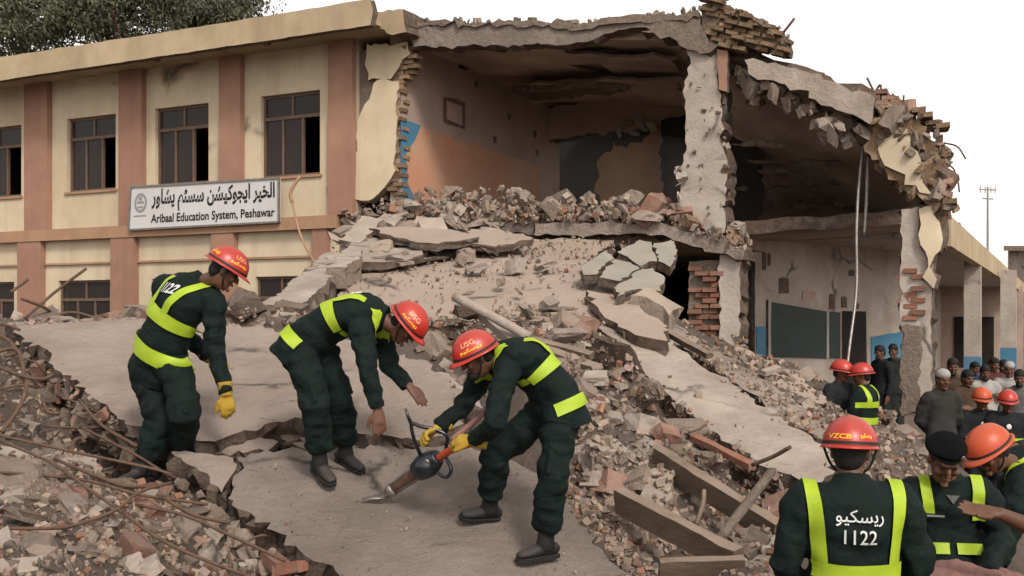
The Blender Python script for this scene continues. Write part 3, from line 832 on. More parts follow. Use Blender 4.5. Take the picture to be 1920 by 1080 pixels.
# roof of the wrecked classroom: front beam, ceiling, peeled layers
_sa, _sb = s_px(745) + .01, s_px(1330); _zb = z_px(1320, 76, .2)
MB().hexa([fac(_sa, .25, ZS - .02), fac(_sb, .25, _zb), fac(_sb, 9.2, _zb - .2), fac(_sa, 9.2, ZS - .02), fac(_sa, .25, ZS + .12), fac(_sb, .25, _zb + .14), fac(_sb, 9.2, _zb - .06), fac(_sa, 9.2, ZS + .12)]).build('classroom_roof', M['ceil'], school)
frag('front_beam', [(760, 48), (830, 43), (870, 44), (960, 42), (1060, 50), (1160, 40), (1240, 30), (1312, 28), (1316, 60), (1280, 64), (1210, 52), (1160, 56), (1110, 76), (1060, 83), (900, 85), (776, 88)], -0.06, 0.34, [M['slabdark'], M['core']], school, jag=0.03, seed=6)
frag('roof_crust', [(770, 46), (835, 36), (900, 42), (1000, 36), (1080, 44), (1180, 30), (1310, 18), (1312, 31), (1160, 44), (1060, 54), (960, 46), (830, 50)], -0.1, 1.2, [M['mortar'], M['core']], school, jag=0.05, seed=7)
ROOF = Plane(fac(_sa, .25, ZS - .02), fac(_sb, .25, _zb), fac(_sa, 9.2, ZS - .02))
def layer(pix, z0, z1, mat, name='ceiling_layer', seed=0, th=0.05):
    """sheet hanging under the ceiling, at height z0 at the front falling to z1"""
    P = [ROOF.px(px, py, z0 - ZS) for px, py in pix]
    return slab(name, P, th, [mat, M['core']], school, spacing=0.4, amp=0.02, jag=0.08, hint=(0, 0, -1), seed=seed)
layer([(790, 95), (1060, 92), (1160, 100), (1175, 115), (1120, 118), (1065, 122), (1180, 150), (1130, 160), (1010, 152), (930, 170)], ZS - .06, 0, M['ceil'], seed=1)
layer([(1060, 100), (1270, 110), (1275, 150), (1210, 160), (1130, 125)], ZS - .16, 0, M['ceil'], seed=2)
layer([(990, 158), (1130, 152), (1275, 148), (1270, 175), (1150, 180), (1000, 195)], ZS - .3, 0, M['ceil'], seed=3)
layer([(960, 175), (1100, 165), (1180, 172), (1000, 190)], ZS - .42, 0, M['core'], seed=4, th=0.12)
# back of the classroom
frag('lintel_beam', [(1016, 205), (1150, 183), (1292, 160), (1292, 232), (1240, 236), (1150, 246), (1025, 264)], 6.2, 0.4, [M['roombrown'], M['core']], school, jag=0.04, seed=8)
frag('ochre_wall', [(1128, 430), (1118, 340), (1126, 290), (1150, 262), (1175, 275), (1205, 270), (1240, 238), (1244, 300), (1240, 430)], 6.3, 0.2, [M['ochre'], M['tanbrick']], school, jag=0.08, seed=9)
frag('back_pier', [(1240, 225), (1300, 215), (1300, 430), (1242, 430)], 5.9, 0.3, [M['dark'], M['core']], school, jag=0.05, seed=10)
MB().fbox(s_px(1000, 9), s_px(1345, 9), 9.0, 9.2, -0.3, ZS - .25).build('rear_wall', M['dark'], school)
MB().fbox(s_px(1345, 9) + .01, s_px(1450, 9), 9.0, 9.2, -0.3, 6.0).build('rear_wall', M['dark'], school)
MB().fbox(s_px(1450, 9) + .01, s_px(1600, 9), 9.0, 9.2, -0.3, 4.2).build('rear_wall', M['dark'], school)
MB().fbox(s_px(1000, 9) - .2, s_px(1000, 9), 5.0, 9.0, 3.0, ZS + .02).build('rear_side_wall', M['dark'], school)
for i, (x, y, r, k) in enumerate([(1175, 232, .3, 1), (1200, 228, .35, 4), (1222, 236, .28, 9), (1190, 250, .25, 2), (1160, 245, .2, 5)]):
    o = bpy.data.objects.new('hanging_plaster', chunk_mesh(k, M['mural'])); link(o, school)
    o.location = fpx(x, y, 6.0) - ORG[school.name]; o.scale = (r * 1.6, r, r * .9); o.rotation_euler = (i, i * 2, i * 3)
# first floor that still clings to the front, and the corner column
frag('floor_edge', [(640, 402), (760, 408), (1000, 418), (1000, 440), (760, 432), (640, 420)], 0.0, 0.8, [M['slab'], M['core']], school, jag=0.04, seed=11)
frag('floor_edge', [(1002, 417), (1120, 418), (1242, 420), (1300, 436), (1398, 468), (1392, 486), (1300, 462), (1242, 440), (1002, 441)], -0.12, 0.8, [M['slab'], M['core']], school, jag=0.03, seed=12)
MB().fbox(sP + .01, s_px(1340), 0.5, 8.9, 3.5, 3.68).build('classroom_floor', M['ceil'], school)
col = frag('corner_column', [(1292, 78), (1352, 66), (1344, 150), (1352, 215), (1353, 275), (1361, 300), (1358, 440), (1268, 440), (1278, 320), (1286, 220), (1288, 140)], 0.02, 0.55, [M['white'], M['core']], school, jag=0.035, seed=13, amp=0.02, spacing=0.16, nscale=2.5)
frag('column_plaster', [(1344, 92), (1364, 95), (1364, 172), (1348, 168)], -0.04, 0.12, [M['pink'], M['core']], col, jag=0.01, seed=14)
for i in range(20):
    x = random.uniform(1285, 1350); y = random.uniform(120, 400); a = random.uniform(2, 5) * (2.2 if i % 5 == 0 else 1); b = random.uniform(2, 9)
    frag('plaster_scar', [(x, y), (x + a, y + 1), (x + a * .8, y + b), (x + 1, y + b * .8)], -0.012, 0.03, [M['core'], M['core']], col, jag=0.01, seed=20 + i, spacing=0.2)
crumble([(1270, 300), (1275, 400), (1300, 430)], 14, .06, .16, -.1, .1, [M['white'], M['chunk']], col, 'plaster_lump', 8, 6)
crumble([(1350, 120), (1358, 250), (1364, 400)], 24, .05, .15, -.02, .3, [M['white'], M['mortar'], M['core']], col, 'plaster_lump', 9, 5)
frag('dark_backing', [(1335, 110), (1400, 110), (1430, 200), (1430, 440), (1335, 440)], 2.6, 0.2, [M['dark'], M['core']], school, jag=.05, seed=92)  # dark sheet added to close a sky gap behind the column
pier = frag('lower_pier', [(1350, 480), (1386, 478), (1386, 660), (1350, 660)], 0.0, 0.5, [M['white'], M['core']], school, jag=0.03, seed=15)
frag('pier_core', [(1292, 490), (1352, 488), (1352, 660), (1292, 650)], 0.1, 0.4, [M['mortar'], M['core']], pier, jag=0.02, seed=16)
bricks([(1290, 496), (1350, 494), (1351, 650), (1288, 645)], 0.03, 0.16, M['brick'], pier, seed=6, drop=0.14, jit=0.018)
# brick parapet thrown up over the corner
par = frag('parapet', [(1316, 8), (1340, -2), (1476, 72), (1474, 100), (1390, 84), (1345, 84), (1318, 46)], 0.0, 0.35, [M['mortar'], M['core']], school, jag=0.04, seed=17)
bricks([(1306, -14), (1332, -12), (1482, 66), (1480, 108), (1392, 92), (1344, 84), (1312, 40)], -0.1, 0.2, M['tanbrick'], par, seed=7, skew=-0.33, jit=0.055, drop=0.1, bl=0.21, bh=0.07)
crumble([(1315, 5), (1360, 20), (1420, 50), (1478, 80)], 36, .05, .15, -.16, .1, [M['tanbrick'], M['mortar']], par, 'masonry_lump', 11, 14)
frag('concrete_overhang', [(1240, 30), (1312, 40), (1345, 84), (1330, 98), (1290, 92), (1255, 68), (1200, 56)], -0.08, 0.5, [M['mortar'], M['core']], school, jag=0.06, seed=18)
# roof sagging to the far side of the corner column
beam2 = frag('sagging_beam', [(1396, 112), (1412, 108), (1452, 118), (1560, 152), (1640, 184), (1634, 232), (1600, 214), (1568, 206), (1500, 168), (1450, 152), (1420, 150), (1402, 138)], -0.1, 0.4, [M['pale'], M['core']], school, jag=0.035, seed=19)
slab('sagging_roof', [fpx(1362, 100, 0.25), fpx(1500, 150, 0.25), fpx(1650, 195, 0.25), fpx(1735, 300, 0.6), fpx(1740, 398, 3.2), fpx(1560, 410, 5.2), fpx(1385, 430, 5.6)], 0.22, [M['ceil'], M['core']], school, spacing=0.35, amp=0.05, jag=0.1, hint=(0, -.4, -.9), seed=21, nscale=1.6)
crumble([(1400, 150), (1440, 170), (1490, 190), (1540, 214), (1600, 236), (1650, 250)], 60, .12, .36, -.05, .5, [M['chunk'], M['mortar'], M['pale'], M['core']], school, 'broken_concrete', 1, 12)
crumble([(1530, 225), (1570, 250), (1600, 262)], 16, .15, .4, 0, .4, [M['chunk'], M['pale'], M['mortar']], school, 'broken_concrete', 2, 14)
crumble([(1360, 110), (1400, 150), (1420, 200)], 20, .12, .3, .1, .6, [M['mortar'], M['core'], M['core']], school, 'broken_concrete', 3, 14)
crumble([(780, 42), (900, 40), (1060, 46), (1200, 34), (1310, 22)], 60, .06, .16, -.1, .6, [M['mortar'], M['chunk']], school, 'roof_rubble', 4, 5)
for i, (x, y, w) in enumerate([(1370, 268, 130), (1400, 300, 220), (1440, 340, 200), (1380, 352, 160), (1500, 375, 150), (1420, 318, 90), (1390, 385, 180)]):
    D = 16.2 + (y - 260) / 150 * 3.2
    slab('hanging_slat', [at(x, y, D - .4), at(x + w * .5, y - 4, D - .5), at(x + w, y + 3, D - .6), at(x + w * .96, y + 6, D - .6), at(x + w * .4, y + 7, D - .45), at(x + 4, y + 5, D - .4)], 0.1, [M['core'], M['core']], school, hint=(0, -1, -.2), seed=50 + i, spacing=.3, jag=.05)
# heavy broken mass hanging over the far column
mass = frag('hanging_mass', [(1640, 192), (1690, 186), (1740, 235), (1762, 300), (1772, 372), (1755, 398), (1728, 384), (1690, 352), (1655, 318), (1636, 300), (1632, 240)], -0.05, 0.5, [M['tanbrick'], M['core']], school, jag=0.07, seed=60, amp=0.06, spacing=0.16, nscale=2.2)
frag('cream_plaster', [(1650, 262), (1690, 238), (1726, 300), (1748, 366), (1722, 362), (1680, 318), (1655, 310)], -0.12, 0.1, [M['cream'], M['core']], mass, jag=0.06, seed=61, amp=.03)
bricks([(1690, 175), (1730, 196), (1768, 238), (1786, 300), (1776, 345), (1784, 392), (1760, 398), (1770, 340), (1750, 280), (1725, 230), (1690, 200)], -0.06, 0.3, M['tanbrick'], mass, seed=8, jit=0.09, bl=0.2, drop=.3)
bricks([(1625, 160), (1660, 172), (1700, 180), (1690, 205), (1640, 192)], -0.1, 0.25, M['redchunk'], mass, seed=9, jit=0.06, bl=0.18, drop=.1)
crumble([(1650, 200), (1690, 230), (1730, 290), (1755, 360), (1760, 390)], 70, .1, .3, -.16, .1, [M['tanbrick'], M['mortar'], M['chunk'], M['core']], mass, 'masonry_lump', 5, 20)
crumble([(1640, 200), (1645, 250), (1655, 310), (1700, 360), (1745, 395)], 40, .1, .28, -.1, .3, [M['tanbrick'], M['core'], M['mortar']], mass, 'masonry_lump', 6, 10)
crumble([(1690, 190), (1740, 225), (1775, 290), (1770, 350), (1778, 395)], 36, .1, .24, -.1, .3, [M['tanbrick'], M['redchunk'], M['mortar']], mass, 'masonry_lump', 7, 9)
rc = frag('far_column', [(1690, 392), (1752, 388), (1750, 470), (1746, 560), (1748, 760), (1692, 775), (1690, 560)], 0.0, 0.5, [M['white'], M['core']], school, jag=0.02, seed=62)
frag('grey_render', [(1690, 610), (1728, 612), (1727, 770), (1691, 780)], -0.03, 0.2, [M['mortar'], M['core']], rc, jag=0.03, seed=63)
bricks([(1692, 505), (1724, 508), (1726, 600), (1692, 602)], -0.03, 0.16, M['brick'], rc, seed=10, jit=0.02, drop=.1, bl=.2)
frag('torn_plaster', [(1722, 392), (1758, 385), (1768, 430), (1764, 470), (1750, 500), (1752, 540), (1730, 520), (1738, 470), (1722, 440)], -0.07, 0.35, [M['cream'], M['core']], rc, jag=0.08, seed=64, amp=.03)
frag('brick_stub', [(1736, 400), (1772, 392), (1765, 440), (1748, 470), (1738, 440)], -0.02, 0.4, [M['tanbrick'], M['core']], rc, jag=0.08, seed=65, amp=.05)

# ground floor behind: white wall with the blackboard
def W2(px, py, lift=0.0):
    """on the ground floor wall that runs away to the right"""
    o = Vector((0, 0, CZ)); d = at(px, py, 1.0) - o
    a = at(1415, 590, 18.2); b = at(1700, 590, 22.0)
    nn = Vector((b.y - a.y, -(b.x - a.x), 0)).normalized()
    if nn.y > 0: nn = -nn
    return o + d * ((a + nn * lift - o).dot(nn) / d.dot(nn))
H2 = (0.6, -0.8, 0)
def w2(pix, mat, name, lift, th, seed, parent=school, jag=0.01):
    return slab(name, [W2(x, y, lift) for x, y in pix], th, [mat, M['core']], parent, spacing=0.5, amp=0.003, jag=jag, hint=(.7, -.7, 0), seed=seed)
cw_ = w2([(1416, 425), (1545, 420), (1700, 415), (1700, 760), (1416, 760)], M['white'], 'classroom_wall', 0.0, 0.2, 70)
w2([(1418, 612), (1442, 612), (1442, 760), (1418, 760)], M['blue'], 'blue_dado', 0.012, 0.01, 71, cw_)
bb = w2([(1445, 566), (1550, 584), (1550, 671), (1445, 668)], M['board'], 'blackboard', 0.05, 0.04, 72, cw_, 0.0)
w2([(1441, 562), (1446, 563), (1446, 672), (1441, 672)], M['white'], 'board_frame', 0.055, 0.04, 73, bb, 0.0)
w2([(1550, 584), (1555, 584), (1555, 671), (1550, 671)], M['white'], 'board_frame', 0.055, 0.04, 74, bb, 0.0)
w2([(1556, 584), (1576, 586), (1576, 672), (1556, 671)], M['board'], 'door_leaf', 0.03, 0.03, 75, cw_, 0.0)
w2([(1580, 583), (1624, 584), (1626, 730), (1580, 730)], M['dark'], 'doorway', 0.02, 0.02, 76, cw_, 0.0)  # thin dark panel on the wall, painted shade of the door opening
w2([(1634, 632), (1700, 620), (1700, 760), (1634, 760)], M['blue'], 'blue_dado', 0.015, 0.01, 77, cw_)
for i, (x, y, a, b) in enumerate([(1430, 472, 7, 34), (1440, 474, 5, 24), (1461, 520, 18, 30), (1555, 550, 10, 30), (1578, 555, 10, 22), (1603, 567, 8, 12), (1592, 505, 10, 12), (1505, 545, 24, 18)]):
    w2([(x, y + 2), (x + a * .5, y), (x + a, y + 3), (x + a, y + b), (x, y + b)], M['core'] if i < 7 else M['roombrown'], 'wall_scar', 0.012, 0.01, 80 + i, cw_, 0.02)
slab('ground_floor_ceiling', [at(1395, 440, 16.0), at(1690, 420, 15.5), at(1800, 440, 21), at(1420, 470, 22.0)], 0.2, [M['ceil'], M['core']], school, spacing=0.6, amp=0.03, jag=0.06, hint=(0, 0, -1), seed=90)

# verandah wing running away on the far side
ver = empty('verandah_wing', at(1850, 760, 26), 'single storey verandah wing with white columns and blue dado', 'building')
wdir = Vector((0.525, 1, 0)).normalized(); wx = Vector((wdir.y, -wdir.x, 0))
O2 = Vector((7.48, 18.0, 0))
def vv(a, b, z): return O2 + wdir * a + wx * b + Vector((0, 0, z))
def vbox(a0, a1, b0, b1, z0, z1, name, mat, parent=ver):
    m = MB().hexa([vv(a0, b0, z0), vv(a0, b1, z0), vv(a1, b1, z0), vv(a1, b0, z0), vv(a0, b0, z1), vv(a0, b1, z1), vv(a1, b1, z1), vv(a1, b0, z1)])
    return m.build(name, mat, parent)
vbox(-.6, 42, -3.2, 0.0, 3.72, 3.92, 'roof_slab', M['white'])
vbox(-.6, 42, -0.02, 0.16, 3.55, 4.05, 'fascia', M['fascia'])
vbox(1.5, 40, -0.7, -0.5, 3.92, 4.6, 'parapet', M['pale'])
vbox(34, 34.3, -3.2, 0.3, -.1, 3.7, 'end_wall', M['roombrown'])
vbox(33.9, 33.99, -2.6, -.9, -.1, 2.3, 'end_doorway', M['dark'])  # dark sheet painted as a shaded opening in the end wall
vbox(-.6, 42, -3.4, -3.2, -.3, 3.72, 'rear_wall', M['white'])
for a0 in (3.0, 12.0, 21.0):
    vbox(a0, a0 + 2.2, -3.2, -3.17, .2, 2.3, 'doorway', M['dark'])  # flat dark panel imitating the shade of an open door
    vbox(a0 + 2.4, a0 + 8.5, -3.2, -3.17, .2, 1.5, 'blue_dado', M['blue'])
def vcol(px, D, w):
    c = at(px, 590, D)
    m = MB().beam(Vector((c.x, c.y, 1.42)), Vector((c.x, c.y, 3.72)), w, w, up=wdir); k = m.build('column', M['white'], ver)
    MB().beam(Vector((c.x, c.y, -.3)), Vector((c.x, c.y, 1.42)), w + .012, w + .012, up=wdir).build('blue_base', M['blue'], k)
vcol(1824, 24.5, .36); vcol(1891, 31.0, .42)
vbox(-.6, 42, -3.2, 0.3, -.32, -.1, 'plinth', M['mortar'])
far = empty('far_house', at(1930, 600, 60), 'small pale house with flat roof far behind the verandah roof', 'building')
MB().hexa([at(1890, 680, 60), at(1990, 680, 58), at(1990, 680, 66), at(1890, 680, 68), at(1890, 470, 60), at(1990, 470, 58), at(1990, 470, 66), at(1890, 470, 68)]).build('wall', M['pale'], far)
MB().hexa([at(1882, 470, 59), at(2000, 470, 57), at(2000, 470, 67), at(1882, 470, 69), at(1882, 461, 59), at(2000, 461, 57), at(2000, 461, 67), at(1882, 461, 69)]).build('roof', M['mortar'], far)
pole = empty('antenna_mast', at(1852, 480, 40), 'thin antenna mast with cross bars above the verandah roof', 'antenna')
MB().tube([at(1852, 480, 40), at(1852, 350, 40)], [.05, .04], 6).build('mast', M['steel'], pole)
for y, w in ((355, 16), (372, 10)): MB().tube([at(1852 - w, y, 40), at(1852 + w, y + 1, 40)], [.03, .03], 6).build('cross_bar', M['steel'], pole)
for dx in (-14, -5, 6, 14): MB().tube([at(1852 + dx, 349, 40), at(1852 + dx, 362, 40)], [.02, .02], 5).build('element', M['steel'], pole)

# sign on the front
sg = empty('school_sign', fpx(380, 420, -.2), 'long white school name board with black Urdu and English lettering', 'sign')
nS = -0.2
sbl, sbr, stl, str_ = fpx(242, 431, nS), fpx(523, 416, nS), fpx(246, 351, nS), fpx(523, 334, nS)
inn = Vector((VX, VY, 0))
MB().hexa([sbl, sbr, sbr + inn * .05, sbl + inn * .05, stl, str_, str_ + inn * .05, stl + inn * .05]).build('board', M['signface'], sg)
def bar(a, b, w=0.035): MB().beam(a - inn * .004, b - inn * .004, w, w, up=inn).build('edge_frame', M['steel'], sg)
bar(sbl, sbr); bar(stl, str_); bar(sbl, stl); bar(sbr, str_)
for f in (.12, .88):
    p = sbl.lerp(sbr, f); MB().beam(p + inn * .05 + Vector((0, 0, .15)), p + inn * .22 + Vector((0, 0, .15)), .04, .04).build('bracket', M['rebar'], sg)
def text_mesh(s, size=1.0, bold=0.0, track=1.0):
    c = bpy.data.curves.new('lettering', 'FONT'); c.body = s; c.size = size; c.offset = bold; c.space_character = track; c.resolution_u = 3
    o = bpy.data.objects.new('lettering', c); COL.objects.link(o)
    dg = bpy.context.evaluated_depsgraph_get()
    me = bpy.data.meshes.new_from_object(o.evaluated_get(dg))
    V = [v.co.copy() for v in me.vertices]; Fc = [tuple(p.vertices) for p in me.polygons]
    bpy.data.objects.remove(o); bpy.data.meshes.remove(me)
    x0 = min(v.x for v in V); x1 = max(v.x for v in V); y0 = min(v.y for v in V); y1 = max(v.y for v in V)
    return V, Fc, (x0, x1, y0, y1)
WORDS = ["\uFE8D\uFEDF\uFEA8\uFBFF\uFEAE", "\uFE8D\uFBFE\uFEA0\uFEEE\uFB90\uFBFF\uFEB8\uFEE6", "\uFEB3\uFEB4\uFB69\uFEE2", "\uFB58\uFEB8\uFE8E\uFEED\uFEAD"]
RESCUE = "\u0631\uFBFE\uFEB4\uFB91\uFBFF\uFEEE"[::-1]
def sign_text(s, u0, u1, v0, v1, mat, bold, name, track=1.0):
    V, Fc, (x0, x1, y0, y1) = text_mesh(s, 1, bold, track)
    W = []
    for v in V:
        u = u0 + (u1 - u0) * (v.x - x0) / (x1 - x0); w = v0 + (v1 - v0) * (v.y - y0) / (y1 - y0)
        W.append(sbl.lerp(sbr, u).lerp(stl.lerp(str_, u), w) - inn * .006)
    mk(name, W, Fc, mat, sg)
sign_text(' '.join(w[::-1] for w in WORDS[::-1]), .155, .975, .38, .93, M['ink'], .03, 'urdu_lettering', 1.02)
sign_text('Aribaal Education System, Peshawar', .155, .975, .07, .34, M['ink'], .022, 'english_lettering')
lg = MB()
for k in range(20):
    a0, a1 = 2 * math.pi * k / 20, 2 * math.pi * (k + 1) / 20
    q = []
    for a, r in ((a0, .05), (a1, .05), (a1, .036), (a0, .036)):
        u = .075 + r * math.cos(a) * .9; w = .62 + r * 4.6 * math.sin(a)
        q.append(sbl.lerp(sbr, u).lerp(stl.lerp(str_, u), w) - inn * .006)
    lg.add(q, [(0, 1, 2, 3)])
for u0, w0, u1, w1 in [(.05, .60, .1, .66), (.055, .5, .095, .54), (.03, .30, .12, .33), (.06, .68, .085, .76)]:
    q = [sbl.lerp(sbr, u).lerp(stl.lerp(str_, u), w) - inn * .006 for u, w in ((u0, w0), (u1, w0), (u1, w1), (u0, w1))]
    lg.add(q, [(0, 1, 2, 3)])
lg.build('emblem', M['greyink'], sg)

UPZ = Vector((0, 0, 1))
# dust still hanging in the classroom
dm = bpy.data.materials.new('dust_air'); dm.use_nodes = True
_n = dm.node_tree; _n.nodes.remove(_n.nodes['Principled BSDF'])
_pv = _n.nodes.new('ShaderNodeVolumePrincipled'); _pv.inputs['Color'].default_value = (.9, .8, .72, 1); _pv.inputs['Density'].default_value = 0.03
_n.links.new(_pv.outputs[0], _n.nodes['Material Output'].inputs['Volume'])
_c = fac((sP + s_px(1330)) / 2 + .1, 3.0, 4.7)
dc = MB().blob(_c, (2.6, 2.0, 1.0), (Vector((UX, UY, 0)), Vector((VX, VY, 0)), UPZ), 24, 14).build('dust_cloud', dm, None, True, origin=_c)
tag(dc, 'thin dust hanging low in the open classroom', 'dust', kind='stuff')

# ------------------------------------------------------------------ trees behind the roof
def tree(px, D, top, bottom, half, label, seed):
    rd = random.Random(seed)
    base = at(px, 590, D); base.z = -0.3
    ztop = at(px, top, D).z; zlo = at(px, bottom, D).z
    root = empty('tree', base, label, 'tree', 'trees behind the school roof')
    tr = MB()
    hgt = ztop - base.z
    pts = [base + Vector((math.sin(i * 1.3 + seed) * .12 * i * .3, 0, hgt * .85 * i / 8)) for i in range(9)]
    tr.tube(pts, [.32 * (1 - i / 9.5) for i in range(9)], 9)
    limbs = []
    for i in range(16):
        f = rd.uniform(.35, .95); p = pts[int(f * 8)]
        a = rd.uniform(0, 2 * math.pi); L = half * D / F * rd.uniform(.5, 1.0)
        e = p + Vector((math.cos(a) * L, math.sin(a) * L, rd.uniform(.3, .8) * L))
        m = p.lerp(e, .5) + Vector((0, 0, .15 * L))
        tr.tube(catmull([p, m, e], 3), [.1, .085, .07, .06, .05, .035, .02], 6)
        limbs.append((p, m, e))
    tr.build('trunk', M['bark'], root, smooth=True)
    V = []; Fc = []; tint = []
    rx = half * D / F; zc = (ztop + zlo) / 2; rz = (ztop - zlo) / 2
    for k in range(75):
        while True:
            u = Vector((rd.uniform(-1, 1), rd.uniform(-1, 1), rd.uniform(-1, 1)))
            if .35 < u.length < 1: break
        c = Vector((base.x + u.x * rx, base.y + u.y * rx * .7, zc + u.z * rz))
        rr = rd.uniform(.45, .95); shade = rd.uniform(.5, 1.35)
        for j in range(300):
            d = Vector((rd.gauss(0, 1), rd.gauss(0, 1), rd.gauss(0, .75))) * rr * .45
            q = c + d
            a = Vector((rd.gauss(0, .6), rd.gauss(0, .6), rd.gauss(-.5, .6))).normalized(); b = a.orthogonal().normalized()
            L, w = rd.uniform(.10, .2), rd.uniform(.025, .05)
            n = len(V)
            V += [q - b * w, q + a * L * .5 - b * w * .4, q + a * L, q + b * w]
            Fc.append((n, n + 1, n + 2, n + 3)); s = shade * rd.uniform(.75, 1.25); tint.append((s, s * 1.0, s * .95, 1))
    cr = mk('crown', V, Fc, M['leaf'], root)
    at_ = cr.data.color_attributes.new('tint', 'FLOAT_COLOR', 'CORNER')
    arr = np.repeat(np.array(tint, dtype=np.float32), 4, axis=0).ravel()
    at_.data.foreach_set('color', arr)
tree(50, 34, -110, 120, 150, 'broad grey green tree behind the roof at the far end of the school wing', 1)
tree(235, 33, -100, 85, 110, 'grey green tree behind the middle of the school roof', 2)
tree(395, 36, -40, 60, 85, 'small tree crown showing low above the roof, closest to the collapsed end', 3)
tree(-120, 38, -120, 130, 120, 'tall grey green tree cut by the left edge of the picture', 4)
# ------------------------------------------------------------------ big slabs of the heap
G_SLAB = 'large fallen concrete slabs'
def wslab(pix, name, label, thick, seed, jag=0.045, lift=0.0, mats=None, sp=0.11, amp=0.014):
    o = slab(name, [WORK.px(x, y, lift) for x, y in pix], thick, mats or [M['slab'], M['core']], None, spacing=sp, amp=amp, jag=jag, seed=seed, rough=0.8)
    return tag(o, label, 'slab', G_SLAB)
backslab = wslab([(14, 604), (110, 600), (250, 597), (420, 606), (540, 622), (700, 648), (800, 676), (868, 742), (852, 802), (780, 826), (700, 818), (640, 800), (566, 788), (515, 790), (489, 803), (420, 822), (364, 826), (300, 812), (268, 800), (165, 745), (150, 718), (100, 690), (78, 655), (40, 640)],
                 'concrete_slab', 'broad pale tilted slab behind the two rescuers in the crack, its upper edge by the school wall', 0.24, 1, lift=0.03)
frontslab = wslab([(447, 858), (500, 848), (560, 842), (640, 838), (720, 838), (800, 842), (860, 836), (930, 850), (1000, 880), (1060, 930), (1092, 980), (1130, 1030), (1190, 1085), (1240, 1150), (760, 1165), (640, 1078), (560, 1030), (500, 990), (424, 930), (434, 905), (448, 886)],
                  'concrete_slab', 'large darkened slab under the boots of the rescuer with the power cutter', 0.34, 2, jag=0.04, mats=[M['slabdark'], M['core']])
cornerslab = wslab([(320, 850), (380, 852), (438, 859), (441, 882), (428, 902), (416, 922), (375, 884)], 'concrete_slab', 'small cracked corner of slab beside the boot of the bearded walker in gloves', 0.26, 3, lift=0.02, jag=0.02)
cornerslab['label'] = 'small cracked slab corner in front of the rescuer with one yellow glove hanging'
# plates caught in the crack between the slabs
for i, P in enumerate([[(380, 838), (470, 818), (520, 830), (500, 846), (400, 850)], [(520, 806), (566, 800), (566, 826), (530, 836)], [(700, 826), (790, 836), (750, 846), (690, 840)], [(630, 812), (690, 822), (670, 836), (628, 830)], [(560, 818), (620, 812), (610, 836), (565, 838)]]):
    o = wslab(P, 'concrete_plate', ['thin concrete plate wedged in the crack nearest the gloved hand', 'small plate standing in the crack behind the bent rescuer', 'flat plate at the crack end beside the bent rescuer\'s fingers', 'plate in the crack between the bent rescuer\'s boots', 'plate in the crack behind the bent rescuer\'s near ankle'][i], 0.1, 10 + i, lift=-0.06 - .03 * (i % 2), mats=[[M['slab'], M['chunk']][i % 2], M['core']])
    o['category'] = 'plate'; o['group'] = 'plates in the slab crack'
# bricks and lumps of the broken front edge, still stuck in the slab
rd = random.Random(5)
edge_pts = [(330, 868), (380, 905), (430, 950), (500, 1005), (560, 1045), (640, 1092)]
bm_ = brick_meshes(M['brick'])
for i in range(46):
    f = rd.random() * (len(edge_pts) - 1); k = int(f); t = f - k
    x = edge_pts[k][0] + (edge_pts[k + 1][0] - edge_pts[k][0]) * t; y = edge_pts[k][1] + (edge_pts[k + 1][1] - edge_pts[k][1]) * t
    p = WORK.px(x, y, 0) + WORK.n * -rd.uniform(0.06, 0.33) + Vector((-.02, -.03, 0))
    br = i < 16 and f > 2.3
    o = bpy.data.objects.new('brick' if br else 'edge_lump', rd.choice(bm_) if br else chunk_mesh(rd.randrange(len(HULLS)), M['chunk'] if rd.random() < .7 else M['rock']))
    link(o, frontslab); ORG[o.name] = ORG[frontslab.name]
    o.location = p - ORG[frontslab.name]
    o.rotation_euler = (rd.uniform(-.3, .3) - .35, rd.uniform(-.3, .3), -0.75 + rd.uniform(-.3, .3)) if br else (rd.uniform(0, 6), rd.uniform(0, 6), rd.uniform(0, 6))
    o.scale = (0.2, 0.1, 0.065) if br else tuple(rd.uniform(.07, .2) for _ in range(3))
for i in range(40):
    e2 = [(40, 645), (90, 690), (155, 735), (200, 765), (268, 805)]
    f = rd.random() * (len(e2) - 1); k = int(f); t = f - k
    x = e2[k][0] + (e2[k + 1][0] - e2[k][0]) * t; y = e2[k][1] + (e2[k + 1][1] - e2[k][1]) * t
    p = WORK.px(x, y, 0) + WORK.n * -rd.uniform(0.05, 0.3) + Vector((-.03, -.03, 0))
    o = bpy.data.objects.new('edge_lump', chunk_mesh(rd.randrange(len(HULLS)), [M['chunk'], M['rock'], M['redchunk'], M['rock']][rd.randrange(4)]))
    link(o, backslab); ORG[o.name] = ORG[backslab.name]
    o.location = p - ORG[backslab.name]; o.rotation_euler = (rd.uniform(0, 6), rd.uniform(0, 6), rd.uniform(0, 6)); o.scale = tuple(rd.uniform(.08, .24) for _ in range(3))

for par_, pl in ((frontslab, [(360, 892), (450, 965), (520, 1015), (590, 1062), (480, 990)]), (backslab, [(90, 690), (130, 715), (180, 758), (230, 785), (60, 652)])):
    for x, y in pl:
        a = WORK.px(x + 14, y, -.12); d = Vector((rd.uniform(-.7, -.2), rd.uniform(-.6, -.1), rd.uniform(-.35, .3))).normalized(); L = rd.uniform(.22, .55)
        P_ = catmull([a, a + d * L * .5, a + d * L + Vector((rd.uniform(-.1, .1), 0, rd.uniform(-.15, .12)))], 4)
        MB().tube(P_, [.009] * len(P_), 6).build('rebar_stub', M['rebar'], par_, True)
def fslab(pix, label, thick, seed, lift=0.0, mats=None, jag=0.05, name='fallen_floor_slab', amp=0.02, sp=0.3):
    o = slab(name, [FALL.px(x, y, lift) for x, y in pix], thick, mats or [M['floorslab'], M['core']], None, spacing=sp, amp=amp, jag=jag, seed=seed, rough=0.7)
    return tag(o, label, 'slab', G_SLAB)
